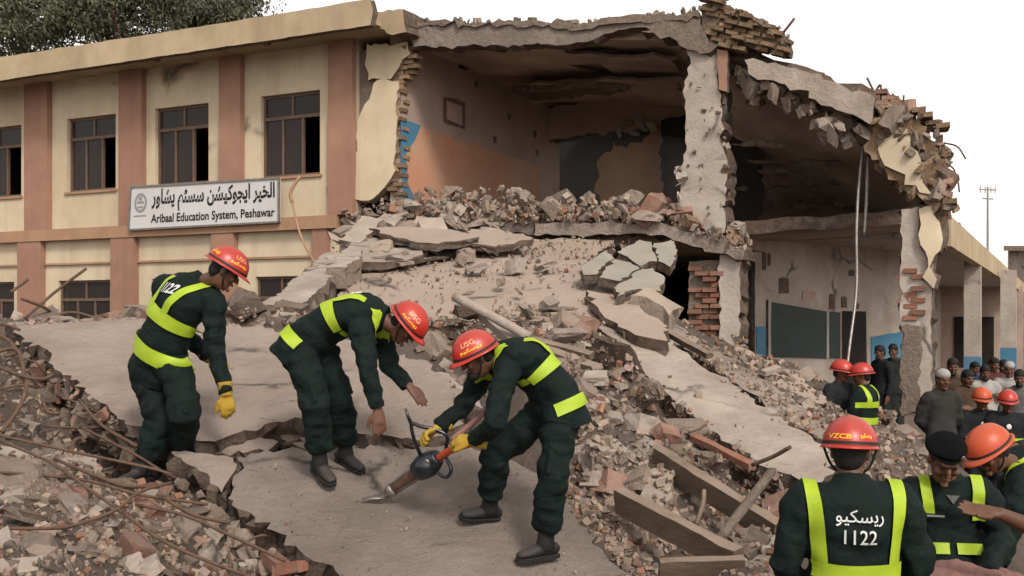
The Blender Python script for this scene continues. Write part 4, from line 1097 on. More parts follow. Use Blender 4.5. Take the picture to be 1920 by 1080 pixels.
fslab([(655, 520), (700, 500), (790, 470), (860, 455), (1000, 448), (1110, 446), (1150, 452), (1090, 500), (1100, 520), (1150, 530), (1180, 580), (1140, 612), (1050, 600), (960, 600), (860, 600), (760, 600), (640, 612), (605, 600)],
      'huge smooth fallen floor slab sloping down from the open classroom', 0.26, 20)
# torn sheets lying on its upper left part
fslab([(640, 470), (690, 440), (760, 445), (812, 458), (780, 482), (720, 492), (670, 492)], 'torn pale sheet of plaster on the upper left of the fallen floor', 0.1, 21, 0.16, [M['pale'], M['core']], .07)
fslab([(690, 425), (770, 425), (850, 432), (900, 446), (820, 456), (740, 446)], 'long torn sheet just under the classroom floor edge', 0.1, 22, 0.3, None, .07)
fslab([(800, 470), (850, 462), (880, 470), (820, 486), (770, 494)], 'narrow torn flake in the middle of the fallen floor', 0.05, 23, 0.07, [M['pale'], M['core']], .05)
fslab([(880, 430), (980, 440), (1000, 448), (930, 462), (870, 456)], 'sheet of plaster leaning under the rubble of the classroom edge', 0.1, 24, 0.22, None, .06)
fslab([(1100, 545), (1180, 560), (1245, 600), (1250, 640), (1180, 620), (1120, 585)], 'smooth tilted plate between the fallen floor and the cracked mural', 0.2, 25, 0.12, None, .05)
def free_slab(pix, label, thick, seed, mats, jag=0.04, name='concrete_slab', cat='slab', group=G_SLAB, hint=(0, -.6, .8), **kw):
    o = slab(name, [at(*p) for p in pix], thick, mats, None, jag=jag, seed=seed, hint=hint, **kw)
    return tag(o, label, cat, group)
# cracked mural plates
G_MUR = 'cracked painted wall plates'
for i, (P, lb) in enumerate([([(1090, 499), (1134, 469), (1150, 481), (1118, 516), (1095, 516)], 'leftmost of the cracked painted plaster plates'),
                             ([(1157, 474), (1199, 449), (1222, 455), (1231, 488), (1199, 499), (1185, 488)], 'topmost cracked painted plate under the floor edge'),
                             ([(1153, 486), (1183, 490), (1197, 501), (1162, 527), (1123, 519)], 'middle cracked painted plate with ragged lower rim'),
                             ([(1227, 455), (1259, 449), (1270, 469), (1255, 499), (1234, 490)], 'rightmost cracked painted plate beside the brick pier'),
                             ([(1150, 540), (1190, 512), (1225, 502), (1246, 522), (1240, 545), (1199, 543), (1157, 556)], 'lowest painted plate, curled and tilted forward')]):
    o = slab('painted_plate', [at(x, y, 14.0 - (y - 450) / 110 * 2.4 - .2 * (i == 4)) for x, y in P], 0.13, [M['mural'], M['core']], None, spacing=.2, amp=.02, jag=.03, seed=70 + i)
    tag(o, lb, 'plaster plate', G_MUR)
# pale beam at the left of the fallen floor
for a, b, w, h, lb in [((528, 600, 10.8), (640, 494, 14.4), .42, .3, 'long pale concrete beam leaning up to the classroom floor'),
                       ((632, 522, 12.6), (662, 488, 13.8), .26, .26, 'short broken beam end beside the long pale beam'),
                       ((655, 470, 15.0), (700, 425, 15.8), .34, .3, 'tilted beam stump below the terracotta pilaster')]:
    a, b = at(*a), at(*b)
    t = (b - a).normalized(); s = t.cross(Vector((0, -.6, .8))).normalized(); u = s.cross(t)
    P = [a - s * w / 2, a + s * w / 2, a.lerp(b, .5) + s * w * .53, b + s * w / 2, b - s * w / 2, a.lerp(b, .5) - s * w * .47]
    o = slab('concrete_beam', [p + u * h / 2 for p in P], h, [M['pale'], M['chunk']], None, spacing=.2, amp=.012, jag=.03, seed=int(w * 100), hint=tuple(u))
    tag(o, lb, 'beam', 'fallen beams')
# long pale slab leaning down towards the front, and its neighbour
free_slab([(1122, 614, 11.0), (1168, 598, 11.4), (1260, 648, 10.5), (1345, 702, 9.8), (1415, 750, 9.2), (1490, 800, 8.6), (1555, 842, 8.15), (1570, 886, 7.7), (1520, 912, 7.4), (1440, 876, 7.75), (1370, 834, 8.15), (1300, 780, 8.75), (1232, 722, 9.4), (1172, 662, 10.2)],
          'long pale rectangular slab leaning down the rubble towards the front', 0.3, 31, [M['pale'], M['core']], .045, spacing=.14, amp=.012)
free_slab([(1180, 590, 12.0), (1235, 592, 12.2), (1330, 648, 11.3), (1420, 706, 10.6), (1520, 772, 9.8), (1600, 826, 9.2), (1590, 846, 9.0), (1500, 800, 9.4), (1420, 744, 10.0), (1310, 668, 10.9)],
          'narrow dusty slab lying behind the long pale slab', 0.22, 32, [M['slab'], M['core']], .05, spacing=.22, amp=.02)
free_slab([(1380, 640, 13.8), (1440, 680, 13.4), (1500, 705, 13.2), (1560, 760, 12.0), (1480, 745, 12.0), (1400, 690, 12.8)], 'smooth dusty plate on the slope below the blackboard', 0.2, 33, [M['floorslab'], M['core']], .05)
free_slab([(858, 748, 8.2), (800, 700, 9.0), (840, 700, 9.2), (890, 745, 8.5), (905, 770, 8.2)], 'narrow pale plate beside the sawing rescuer\'s helmet', 0.1, 34, [M['pale'], M['core']], .03, spacing=.15)
free_slab([(1195, 885, 7.2), (1235, 876, 7.3), (1266, 884, 7.2), (1262, 930, 6.95), (1240, 955, 6.8), (1205, 945, 6.9)], 'upright pale wall piece between the two wooden beams', 0.12, 35, [M['pale'], M['chunk']], .02, spacing=.15, hint=(0, -1, .3))
free_slab([(1365, 1005, 6.3), (1410, 985, 6.5), (1450, 1000, 6.4), (1440, 1025, 6.1), (1385, 1040, 6.0)], 'rounded flat stone slab beside the metal pipe', 0.12, 36, [M['chunk'], M['rock']], .03, spacing=.15)
free_slab([(1395, 1050, 5.8), (1470, 1030, 6.0), (1480, 1085, 5.5), (1400, 1095, 5.4)], 'flat grey board of concrete beside the big rescuer\'s elbow', 0.1, 37, [M['slab'], M['core']], .02, spacing=.15)
free_slab([(60, 858, 6.9), (110, 845, 7.1), (175, 855, 7.0), (185, 890, 6.7), (120, 905, 6.5), (70, 890, 6.6)], 'pale flat plate under the bent bars beside the rubble at the left edge', 0.14, 38, [M['pale'], M['core']], .03, spacing=.15)
free_slab([(0, 835, 7.0), (40, 840, 7.0), (75, 870, 6.7), (20, 895, 6.4), (-30, 880, 6.4)], 'pale plate cut by the left edge of the picture', 0.14, 39, [M['pale'], M['core']], .03, spacing=.15)

# named big stones
def stone(px, py, D, size, k, mat, label, name='concrete_chunk', cat='rubble', rot=(0, 0, 0), group=None):
    o = bpy.data.objects.new(name, chunk_mesh(k, mat)); link(o)
    p = at(px, py, D)
    o.location = p; o.rotation_euler = rot; o.scale = size
    o.scale = Vector(size) * 1.25
    return tag(o, label, cat, group or 'single big stones of the heap')
stone(1130, 858, 7.3, (.26, .2, .2), 12, M['pale'], 'square white block beside the sawing rescuer\'s back', 'concrete_block', 'block', (.35, .1, .3))
stone(1208, 850, 7.5, (.2, .18, .2), 13, M['pale'], 'second pale block, right next to the square white one', 'concrete_block', 'block', (.3, .5, .8))
stone(1160, 675, 9.4, (.62, .5, .42), 3, M['rock'], 'big dark rock wedged under the long pale slab', 'rock', 'rock', (.2, .5, .2))
stone(1212, 744, 8.7, (.42, .36, .36), 8, M['rock'], 'rounded boulder below the dark rock under the pale slab', 'rock', 'rock', (.9, .3, 1.2))
stone(1044, 580, 10.9, (.42, .3, .2), 1, M['rock'], 'brown rock lying alone at the foot of the smooth fallen floor', 'rock', 'rock', (0, .1, .2))
stone(470, 572, 10.6, (.5, .4, .42), 0, M['rock'], 'boulder just behind the standing rescuer\'s shoulder', 'rock', 'rock', (.3, .2, 0))
stone(1230, 580, 11.6, (.5, .3, .3), 14, M['floorslab'], 'square concrete block at the foot of the brick pier', 'concrete_block', 'block', (.2, .5, -.5))
stone(1385, 640, 12.4, (.3, .24, .2), 7, M['rock'], 'brown stone on the dusty slope near the pier', 'rock', 'rock', (.4, 0, 1))
stone(1345, 672, 11.4, (.44, .3, .26), 5, M['rock'], 'angular stone behind the upper end of the narrow dusty slab', 'rock', 'rock', (.3, .6, .2))
stone(876, 585, 9.9, (.36, .26, .24), 10, M['rock'], 'dark ribbed lump under the white pipe behind the helmets', 'rock', 'rock', (.2, .3, .6))
stone(130, 928, 6.1, (.19, .1, .07), 15, M['redchunk'], 'orange red brick lying under the bent bars', 'broken_brick', 'brick', (.3, .2, .5))
stone(96, 1006, 5.6, (.15, .1, .06), 16, M['redchunk'], 'orange brick half buried among the small stones at lower left', 'broken_brick', 'brick', (.2, .3, -.3))
stone(1252, 815, 8.0, (.18, .12, .1), 15, M['redchunk'], 'pinkish brick lump left of the long pale slab\'s foot', 'broken_brick', 'brick', (.6, .3, .4))
stone(1320, 862, 7.6, (.42, .24, .22), 6, M['rock'], 'dusty sack shaped stone above the upper wooden beam', 'rock', 'rock', (.2, .2, -.4))
stone(1290, 800, 8.2, (.34, .3, .28), 11, M['chunk'], 'grey lump against the side of the long pale slab', 'concrete_chunk', 'rubble', (.2, .2, -.4))

# ------------------------------------------------------------------ countable rubble
def inpoly(x, y, P):
    r = False; j = len(P) - 1
    for i in range(len(P)):
        if (P[i][1] > y) != (P[j][1] > y) and x < (P[j][0] - P[i][0]) * (y - P[i][1]) / (P[j][1] - P[i][1]) + P[i][0]: r = not r
        j = i
    return r
CLEAR = [[(1122, 614), (1168, 598), (1345, 702), (1555, 842), (1570, 886), (1520, 912), (1370, 834), (1232, 722)]]
NOGO = [[(30, 610), (250, 600), (540, 625), (870, 745), (850, 800), (560, 785), (370, 825), (160, 735)], [(330, 852), (860, 838), (1000, 885), (1180, 1080), (640, 1080)]]
def sample(P, rd):
    x0 = min(p[0] for p in P); x1 = max(p[0] for p in P); y0 = min(p[1] for p in P); y1 = max(p[1] for p in P)
    while True:
        x, y = rd.uniform(x0, x1), rd.uniform(y0, y1)
        if inpoly(x, y, P) and not any(inpoly(x, y, q) for q in NOGO): return x, y
REG = {
    'a': ([(-20, 870), (250, 850), (330, 930), (540, 1090), (-20, 1090)], 95, (22, 74), 'in the heap below the bent bars'),
    'b': ([(-20, 560), (620, 585), (640, 610), (-20, 612)], 40, (18, 58), 'between the school wall and the broad tilted slab'),
    'c': ([(735, 620), (840, 600), (960, 590), (1140, 615), (1180, 700), (1150, 800), (1080, 760), (940, 640), (900, 760)], 85, (18, 66), 'in the heap behind the sawing rescuer'),
    'd': ([(1090, 740), (1230, 740), (1400, 850), (1480, 900), (1470, 1090), (1200, 1090), (1080, 930)], 75, (20, 66), 'between the long pale slab and the wooden beams'),
    'e': ([(1380, 640), (1560, 690), (1700, 740), (1740, 860), (1640, 900), (1560, 860), (1400, 720)], 55, (10, 40), 'on the dusty slope below the blackboard'),
    'f': ([(0, 620), (60, 640), (150, 740), (250, 830), (0, 840)], 22, (18, 44), 'in the dark hollow beside the broad tilted slab')}
for key, (P, cnt, (a, b), lb) in REG.items():
    rd = random.Random(ord(key))
    for i in range(cnt):
        for _ in range(20):
            x, y = sample(P, rd); p = hit(x, y)
            if p is not None and p.y < 20: break
        else: continue
        px = a + (b - a) * rd.random() ** 1.9
        r = px * p.y / F * 1.2
        q = rd.random()
        if q < .12: name, mat, noun, cat, gg = 'broken_brick', M['redchunk'], 'reddish brick piece', 'brick', 'brick pieces ' + lb
        elif q < .27: name, mat, noun, cat, gg = 'rock', M['rock'], 'dark stone', 'rock', 'dark stones ' + lb
        else: name, mat, noun, cat, gg = 'concrete_chunk', [M['chunk'], M['chunk'], M['pale']][rd.randrange(3)], 'broken grey lump', 'rubble', 'grey lumps ' + lb
        lab = noun + ' ' + lb
        k = rd.choice([12, 13, 14, 15, 16]) if (name == 'broken_brick' or rd.random() < .25) else rd.randrange(12)
        o = bpy.data.objects.new(name, chunk_mesh(k, mat)); link(o)
        o.scale = (r * rd.uniform(.9, 1.4), r * rd.uniform(.7, 1.1), r * rd.uniform(.55, .95))
        o.rotation_euler = (rd.uniform(-.6, .6), rd.uniform(-.6, .6), rd.uniform(0, 6.28))
        o.location = p + Vector((0, r * .1, r * .08))
        tag(o, lab, cat, gg)
# larger blocks and broken plates standing out of the heap
BIG = {'c': ([(760, 640), (900, 610), (1080, 610), (1160, 690), (1130, 800), (1080, 740), (960, 640)], 18, (44, 92), 'jutting out of the heap behind the sawing rescuer'),
       'd': ([(1100, 760), (1230, 760), (1300, 850), (1260, 1060), (1130, 1000), (1090, 900)], 18, (40, 88), 'jutting out beside the wooden beams'),
       'a': ([(-10, 880), (200, 860), (330, 960), (450, 1085), (-10, 1085)], 11, (50, 96), 'jutting out of the stones below the bent bars'),
       'e': ([(1400, 660), (1560, 720), (1700, 770), (1730, 850), (1600, 850), (1440, 740)], 12, (24, 56), 'jutting out of the dusty slope below the blackboard'),
       'b': ([(0, 565), (500, 575), (620, 600), (0, 605)], 10, (36, 70), 'lying along the foot of the school wall'),
       'h': ([(700, 500), (800, 460), (1080, 450), (1120, 570), (1000, 600), (720, 600)], 14, (18, 46), 'lying on the smooth fallen floor slab'),
       'g': ([(660, 410), (960, 400), (960, 440), (700, 480)], 14, (30, 74), 'tumbled just below the classroom floor edge')}
for key, (P, cnt, (a, b), loc) in BIG.items():
    rd = random.Random(ord(key) * 3)
    for i in range(cnt):
        for _ in range(30):
            x, y = sample(P, rd); p = FALL.px(x, y, .1) if key in 'gh' else hit(x, y)
            if p is not None and p.y < 21: break
        else: continue
        r = (a + (b - a) * rd.random() ** 1.3) * p.y / F
        flat = rd.random() < .45
        nm = 'broken_plate' if flat else 'concrete_block'
        o = bpy.data.objects.new(nm, chunk_mesh(rd.choice([12, 13, 14, 15, 16]) if flat or rd.random() < .5 else rd.randrange(12), rd.choice([M['pale'], M['chunk'], M['slab'], M['rock'], M['chunk']]))); link(o)
        o.scale = (r * 1.35, r * rd.uniform(.8, 1.1), r * .26) if flat else (r * rd.uniform(.9, 1.2), r * rd.uniform(.7, 1), r * rd.uniform(.6, .9))
        o.rotation_euler = (rd.uniform(-.3, .75), rd.uniform(-.5, .5), rd.uniform(0, 6.28)); o.location = p + Vector((0, r * .15, r * .1))
        tag(o, ('flat broken plate ' if flat else 'large angular block ') + loc, 'plate' if flat else 'block', ('broken plates ' if flat else 'large blocks ') + loc)
# bricks and lumps heaped along the edge of the first floor
rd = random.Random(77)
for i in range(120):
    x = rd.uniform(640, 1405)
    n = rd.uniform(-.15, 1.1)
    s = s_px(x, n)
    rise = 0.62 if x < 1000 else 0.42 if x < 1230 else 0.3
    base = z_px(x, 412 if x < 1240 else 412 + (x - 1240) * .36, -.1)
    z = base + rise * max(0, 1 - ((n - .45) / .75) ** 2) * rd.uniform(.1, 1.0) + .02
    r = rd.uniform(.14, .36) * (1.5 if rd.random() < .25 else 1)
    red = x > 1200 and rd.random() < .45
    o = bpy.data.objects.new('broken_brick' if red else 'masonry_lump', chunk_mesh(rd.randrange(12, 17) if red else rd.randrange(len(HULLS)), M['redchunk'] if red else (M['tanbrick'] if x > 1180 and rd.random() < .5 else rd.choice([M['chunk'], M['pale'], M['slab']])))); link(o)
    o.location = fac(s, n, z); o.rotation_euler = (rd.uniform(-1, 1), rd.uniform(-1, 1), rd.uniform(0, 6)); o.scale = (r * 1.3, r, r * .75)
    if red: tag(o, 'reddish brick in the pile around the corner column\'s foot', 'brick', 'bricks at the corner column')
    else: tag(o, 'broken lump on the edge of the classroom floor' if x <= 1200 else 'tan lump in the pile around the corner column\'s foot', 'rubble', 'lumps on the classroom floor edge' if x <= 1200 else 'tan lumps at the corner column')
for i in range(64):                                          # slide between that edge and the fallen floor
    x = rd.uniform(640, 960); y = rd.uniform(410, 505) - (x - 640) * .1
    p = FALL.px(x, y, .12); r = rd.uniform(.14, .46)
    o = bpy.data.objects.new('masonry_lump', chunk_mesh(rd.randrange(len(HULLS)), [M['chunk'], M['pale'], M['floorslab']][rd.randrange(3)])); link(o)
    o.location = p; o.rotation_euler = (rd.uniform(-.5, .5), rd.uniform(-.5, .5), rd.uniform(0, 6)); o.scale = (r * 1.5, r, r * .6)
    tag(o, 'dusty lump sliding from the classroom edge onto the fallen floor', 'rubble', 'lumps on the fallen floor')

# ------------------------------------------------------------------ uncountable small debris: one object
def scatter(name, pts, sizes, tints, label):
    Vs = []; Fs = []; T = []; base = 0
    r = np.random.default_rng(9)
    nf = 0
    for p, s, t in zip(pts, sizes, tints):
        V, Fc = HULLS[r.integers(len(HULLS))]
        q = Euler(r.uniform(0, 6.28, 3)).to_matrix()
        A = (V * np.array([s * r.uniform(.9, 1.4), s, s * r.uniform(.5, .9)])) @ np.array(q).T + np.array(p)
        Vs.append(A); Fs += [tuple(i + base for i in f) for f in Fc]; base += len(V)
        T += [t] * (3 * len(Fc))
    V = np.concatenate(Vs)
    o = mk(name, V.tolist(), Fs, M['debris'])
    ca = o.data.color_attributes.new('tint', 'FLOAT_COLOR', 'CORNER')
    ca.data.foreach_set('color', np.array(T, dtype=np.float32).ravel())
    return tag(o, label, 'debris', kind='stuff')
def tint(rd):
    q = rd.random(); s = rd.uniform(.45, 1.25)
    if q < .11: return (s * .95, s * .62, s * .5, 1)
    return (s, s * rd.uniform(.92, 1.0), s * rd.uniform(.88, 1.0), 1)
def surface_bvh():
    V = []; Fc = []
    for o in list(COL.objects):
        if o.type == 'MESH' and o.parent is None and (o.name.startswith(('rubble_terrain', 'concrete_slab', 'fallen_floor', 'painted_plate', 'concrete_beam', 'rock', 'concrete_block'))):
            b = len(V); mw = Matrix.LocRotScale(o.location, o.rotation_euler, o.scale)
            V += [mw @ v.co for v in o.data.vertices]; Fc += [tuple(i + b for i in p.vertices) for p in o.data.polygons]
    return BVHTree.FromPolygons(V, Fc)
SURF = surface_bvh()
def hit2(px, py):
    d = (at(px, py, 1.0) - Vector((0, 0, CZ))).normalized()
    return SURF.ray_cast(Vector((0, 0, CZ)), d)[0]
rd = random.Random(21)
pts, sz, tn = [], [], []
ALL = [([(-20, 850), (250, 840), (330, 920), (560, 1095), (-20, 1095)], 1500, (4, 22)), ([(-20, 570), (620, 585), (640, 612), (-20, 612)], 420, (4, 16)),
       ([(735, 610), (960, 580), (1160, 610), (1250, 700), (1400, 800), (1500, 900), (1480, 1095), (1190, 1095), (1080, 930), (1000, 700)], 2300, (4, 22)),
       ([(1280, 600), (1560, 680), (1760, 740), (1760, 900), (1600, 900), (1500, 850), (1300, 680)], 1700, (4, 16)), ([(0, 610), (270, 830), (0, 840)], 260, (5, 18)), ([(1050, 890), (1110, 930), (1250, 1090), (1150, 1090), (1080, 985)], 420, (4, 20))]
for P, n, (a, b) in ALL:
    for i in range(n):
        x, y = sample(P, rd)
        if rd.random() < .88 and any(inpoly(x, y, q) for q in CLEAR): continue
        p = hit2(x, y)
        if p is None or p.y > 21: continue
        s = (a + (b - a) * rd.random() ** 2.2) * p.y / F
        pts.append((p.x, p.y, p.z + s * .15)); sz.append(s); tn.append(tint(rd))
for i in range(2600):                                         # crumbs on the slabs
    x, y = rd.uniform(80, 1180), rd.uniform(600, 1080)
    if not any(inpoly(x, y, q) for q in NOGO): continue
    p = WORK.px(x, y, .012); s = rd.uniform(1.2, 4.5) ** 1.1 * p.y / F
    if rd.random() < .5: continue
    pts.append(tuple(p)); sz.append(s); tn.append(tint(rd))
for i in range(1700):
    x, y = rd.uniform(620, 1180), rd.uniform(445, 610)
    if rd.random() > (1.15 - (y - 445) / 120 if y < 540 else (y - 540) / 90): continue
    p = FALL.px(x, y, .03); s = rd.uniform(2, 9) * p.y / F
    pts.append(tuple(p)); sz.append(s); tn.append(tint(rd))
for i in range(1900):
    x = rd.uniform(640, 1405); n = rd.uniform(-.22, 1.3); s_ = s_px(x, n)
    base = z_px(x, 414 if x < 1240 else 414 + (x - 1240) * .36, -.1)
    z = base + (.6 if x < 1000 else .42) * max(0, 1 - ((n - .5) / .8) ** 2) * rd.uniform(.0, 1.0)
    p = fac(s_, n, z); pts.append(tuple(p)); sz.append(rd.uniform(.04, .14)); tn.append(tint(rd))
scatter('rubble_debris', pts, sz, tn, 'loose crumbs and small stones spread over the whole heap')

# ------------------------------------------------------------------ bars, pipes, beams, cables
def rod(pix, r, label, name='steel_bar', mat=None, cat='bar', group=None, seg=7):
    P = catmull([at(*p) for p in pix], 5)
    m = MB().tube(P, [r] * len(P), seg)
    o = m.build(name, mat or M['rebar'], None, True, origin=P[0])
    return tag(o, label, cat, group)
gB = 'bent reinforcing bars at the lower left'
LBS = ['uppermost long bent bar crossing in front of the walking rescuer\'s boot', 'longest bent bar, running from the left edge down to the bottom of the picture', 'nearly level bar that reaches the slab edge below the boot', 'short double bent bar between the two longest bars',
       'low sagging bar that rises from the left edge to the slab corner', 'straight bar slanting down in front of the bricks of the slab edge', 'short bar tucked under the broken slab edge', 'stub of bar at the left edge above the pale plate', 'thin bar slanting down to the slab corner behind the others', 'tiny bar sticking up at the bottom in front of the slab']
for LB, P in zip(LBS, [[(-20, 812, 6.6), (146, 849, 6.5), (292, 880, 6.45), (330, 897, 6.5)],
          [(0, 826, 6.5), (95, 867, 6.2), (164, 915, 5.9), (226, 958, 5.7), (292, 1006, 5.5), (365, 1042, 5.4), (470, 1082, 5.3)],
          [(-20, 884, 6.2), (146, 898, 6.1), (255, 926, 6.0), (328, 937, 6.05), (390, 946, 6.1)],
          [(102, 860, 6.4), (182, 893, 6.2), (237, 911, 6.15), (300, 911, 6.2)],
          [(-20, 991, 5.5), (109, 990, 5.5), (164, 977, 5.5), (219, 955, 5.6), (262, 922, 5.75), (322, 905, 6.0)],
          [(255, 946, 5.9), (346, 966, 5.8), (437, 1006, 5.7), (535, 1052, 5.6)],
          [(313, 938, 6.0), (365, 966, 5.9), (432, 981, 5.95)],
          [(-20, 846, 6.6), (30, 868, 6.5), (62, 888, 6.4)],
          [(150, 800, 7.4), (210, 830, 7.0), (260, 856, 6.8), (318, 893, 6.5)],
          [(420, 1085, 5.3), (432, 1060, 5.4), (428, 1040, 5.5)]]):
    rod(P, random.uniform(.009, .0125), LB, group=gB)
for P in [[(-10, 605, 8.6), (20, 612, 8.4), (36, 618, 8.3)], [(-10, 626, 8.3), (16, 638, 8.2), (30, 660, 8.0), (10, 668, 7.9)], [(-10, 684, 7.8), (39, 704, 7.6), (78, 711, 7.5), (101, 702, 7.5)],
          [(4, 810, 7.2), (39, 759, 7.4), (52, 717, 7.5)], [(148, 750, 7.7), (192, 798, 7.3), (256, 836, 7.0)], [(78, 745, 7.6), (90, 772, 7.4), (112, 775, 7.4)], [(0, 730, 7.6), (40, 722, 7.6), (70, 727, 7.6)],
          [(135, 855, 7.0), (138, 830, 7.2), (150, 822, 7.3), (160, 830, 7.3)], [(-10, 660, 8.0), (30, 655, 8.0), (44, 690, 7.7), (40, 720, 7.6)]]:
    rod(P, random.uniform(.010, .016), 'twisted bar in the tangle at the left end of the broad slab', group='bars tangled at the slab end')
for P in [[(46, 598, 10.6), (100, 550, 10.9), (162, 503, 11.0)], [(40, 560, 10.4), (80, 575, 10.6), (106, 592, 10.8)], [(20, 548, 10.6), (52, 524, 10.8)], [(96, 592, 10.8), (140, 586, 10.9), (190, 600, 11)]]:
    rod(P, .016, 'thin bar sticking up in front of the school wall', group='bars sticking up by the school wall')
rod([(1468, 62, 15.9), (1490, 34, 15.8)], .02, 'short bar sticking up from the end of the brick parapet')
for P in [[(1628, 215, 14.9), (1612, 330, 14.7), (1606, 430, 14.6), (1606, 540, 14.5), (1594, 640, 14.3), (1588, 690, 14.2)], [(1642, 200, 14.9), (1628, 300, 14.8), (1624, 380, 14.8), (1620, 445, 14.8)]]:
    rod(P, .022, 'long grey cable hanging from the torn roof edge down past the doorway' if len(P) > 4 else 'shorter cable hanging from the torn roof edge beside the long one', 'cable', M['steel'], 'cable', 'cables hanging from the roof')
for i, P in enumerate([[(1632, 186, 14.8), (1652, 160, 14.7), (1640, 230, 14.6)], [(1626, 146, 14.8), (1640, 175, 14.7), (1650, 200, 14.6)], [(1650, 180, 14.7), (1682, 210, 14.6), (1700, 245, 14.5), (1690, 262, 14.5)], [(1660, 178, 14.7), (1676, 220, 14.5), (1672, 260, 14.5)], [(1640, 215, 14.6), (1630, 240, 14.5), (1640, 262, 14.5)]]):
    rod(P, .016, 'bent bar in the tangle on top of the hanging mass', group='bars on the hanging mass')
for P in [[(1770, 268, 14.5), (1795, 275, 14.3), (1811, 298, 14.2)], [(1775, 325, 14.5), (1794, 335, 14.4), (1799, 360, 14.3)], [(1765, 300, 14.5), (1790, 320, 14.4), (1786, 350, 14.3)]]:
    rod(P, .012, 'thin wire curling out from the side of the hanging mass', 'wire', cat='wire', group='wires of the hanging mass')
rod([(852, 556, 9.6), (920, 592, 9.4), (992, 632, 9.2)], .045, 'white plastic pipe lying above the sawing rescuer\'s helmet', 'pipe', M['pale'], 'pipe', seg=10)
rod([(562, 330, 18.0), (545, 360, 18.0), (548, 380, 18)], .03, 'thin drain pipe beside the sign', 'pipe', M['band'], 'pipe')
rod([(548, 380, 17.8), (560, 430, 17.4), (572, 460, 17.2), (592, 497, 17.0)], .02, 'loose wire hanging below the school sign\'s right end', 'wire', M['band'], 'wire')
rod([(1348, 1012, 6.0), (1400, 945, 6.3), (1447, 884, 6.6)], .03, 'bent metal pipe standing across the wooden beams', 'pipe', M['mortar'], 'pipe', seg=10)
rod([(1410, 872, 7.0), (1450, 856, 6.9), (1482, 838, 6.8)], .014, 'short curved bar poking up at the foot of the long pale slab')
rod([(1305, 985, 6.5), (1318, 945, 6.6), (1320, 920, 6.7)], .016, 'pale stick standing between the two wooden beams', 'stick', M['wood'], 'stick')
rod([(1290, 810, 7.9), (1310, 803, 7.9), (1325, 794, 7.9)], .014, 'small curved stick left of the long pale slab', 'stick', M['wood'], 'stick')
def timber(a, b, w, h, label, mat, seed, name='wooden_beam', group='wooden beams of the broken frame'):
    a, b = at(*a), at(*b)
    t = (b - a).normalized(); s = t.cross(Vector((0, -.4, .9))).normalized(); u = s.cross(t)
    P = [a - s * w / 2, a + s * w / 2, b + s * w / 2, b - s * w / 2]
    o = slab(name, [p + u * h / 2 for p in P], h, [mat, mat], None, spacing=.25, amp=.004, jag=.006, seed=seed, hint=tuple(u), rough=.12)
    return tag(o, label, 'beam', group)
timber((1160, 938, 6.7), (1385, 1056, 5.85), .07, .17, 'lower wooden beam slanting down to the front edge board', M['wood'], 1)
timber((1232, 856, 7.4), (1458, 1000, 6.5), .07, .16, 'upper wooden beam slanting under the metal pipe', M['wood'], 2)
timber((1236, 1066, 5.7), (1394, 1062, 5.72), .05, .12, 'short dark board lying across the bottom of the wooden frame', M['wood'], 3)
timber((900, 585, 10.0), (975, 650, 9.2), .1, .08, 'pale plank sloping down right of the white pipe', M['pale'], 4, 'plank', 'planks in the heap')
timber((1000, 640, 9.6), (1110, 668, 9.2), .08, .06, 'long thin plank in the heap above the sawing rescuer', M['wood'], 5, 'plank', 'planks in the heap')
timber((1020, 655, 9.4), (1120, 690, 9.0), .1, .05, 'second thin plank, just below the long thin plank', M['wood'], 6, 'plank', 'planks in the heap')
timber((1300, 820, 7.9), (1410, 875, 7.3), .06, .05, 'reddish thin plank lying above the stones beside the long pale slab', M['brick'], 7, 'plank', 'planks in the heap')
timber((1210, 600, 11.6), (1330, 668, 10.6), .07, .06, 'thin batten along the upper edge of the narrow dusty slab', M['wood'], 8, 'plank', 'planks in the heap')
timber((1430, 700, 12.4), (1460, 690, 12.6), .08, .06, 'short pale plank standing on the dusty slope below the blackboard', M['pale'], 9, 'plank', 'planks in the heap')
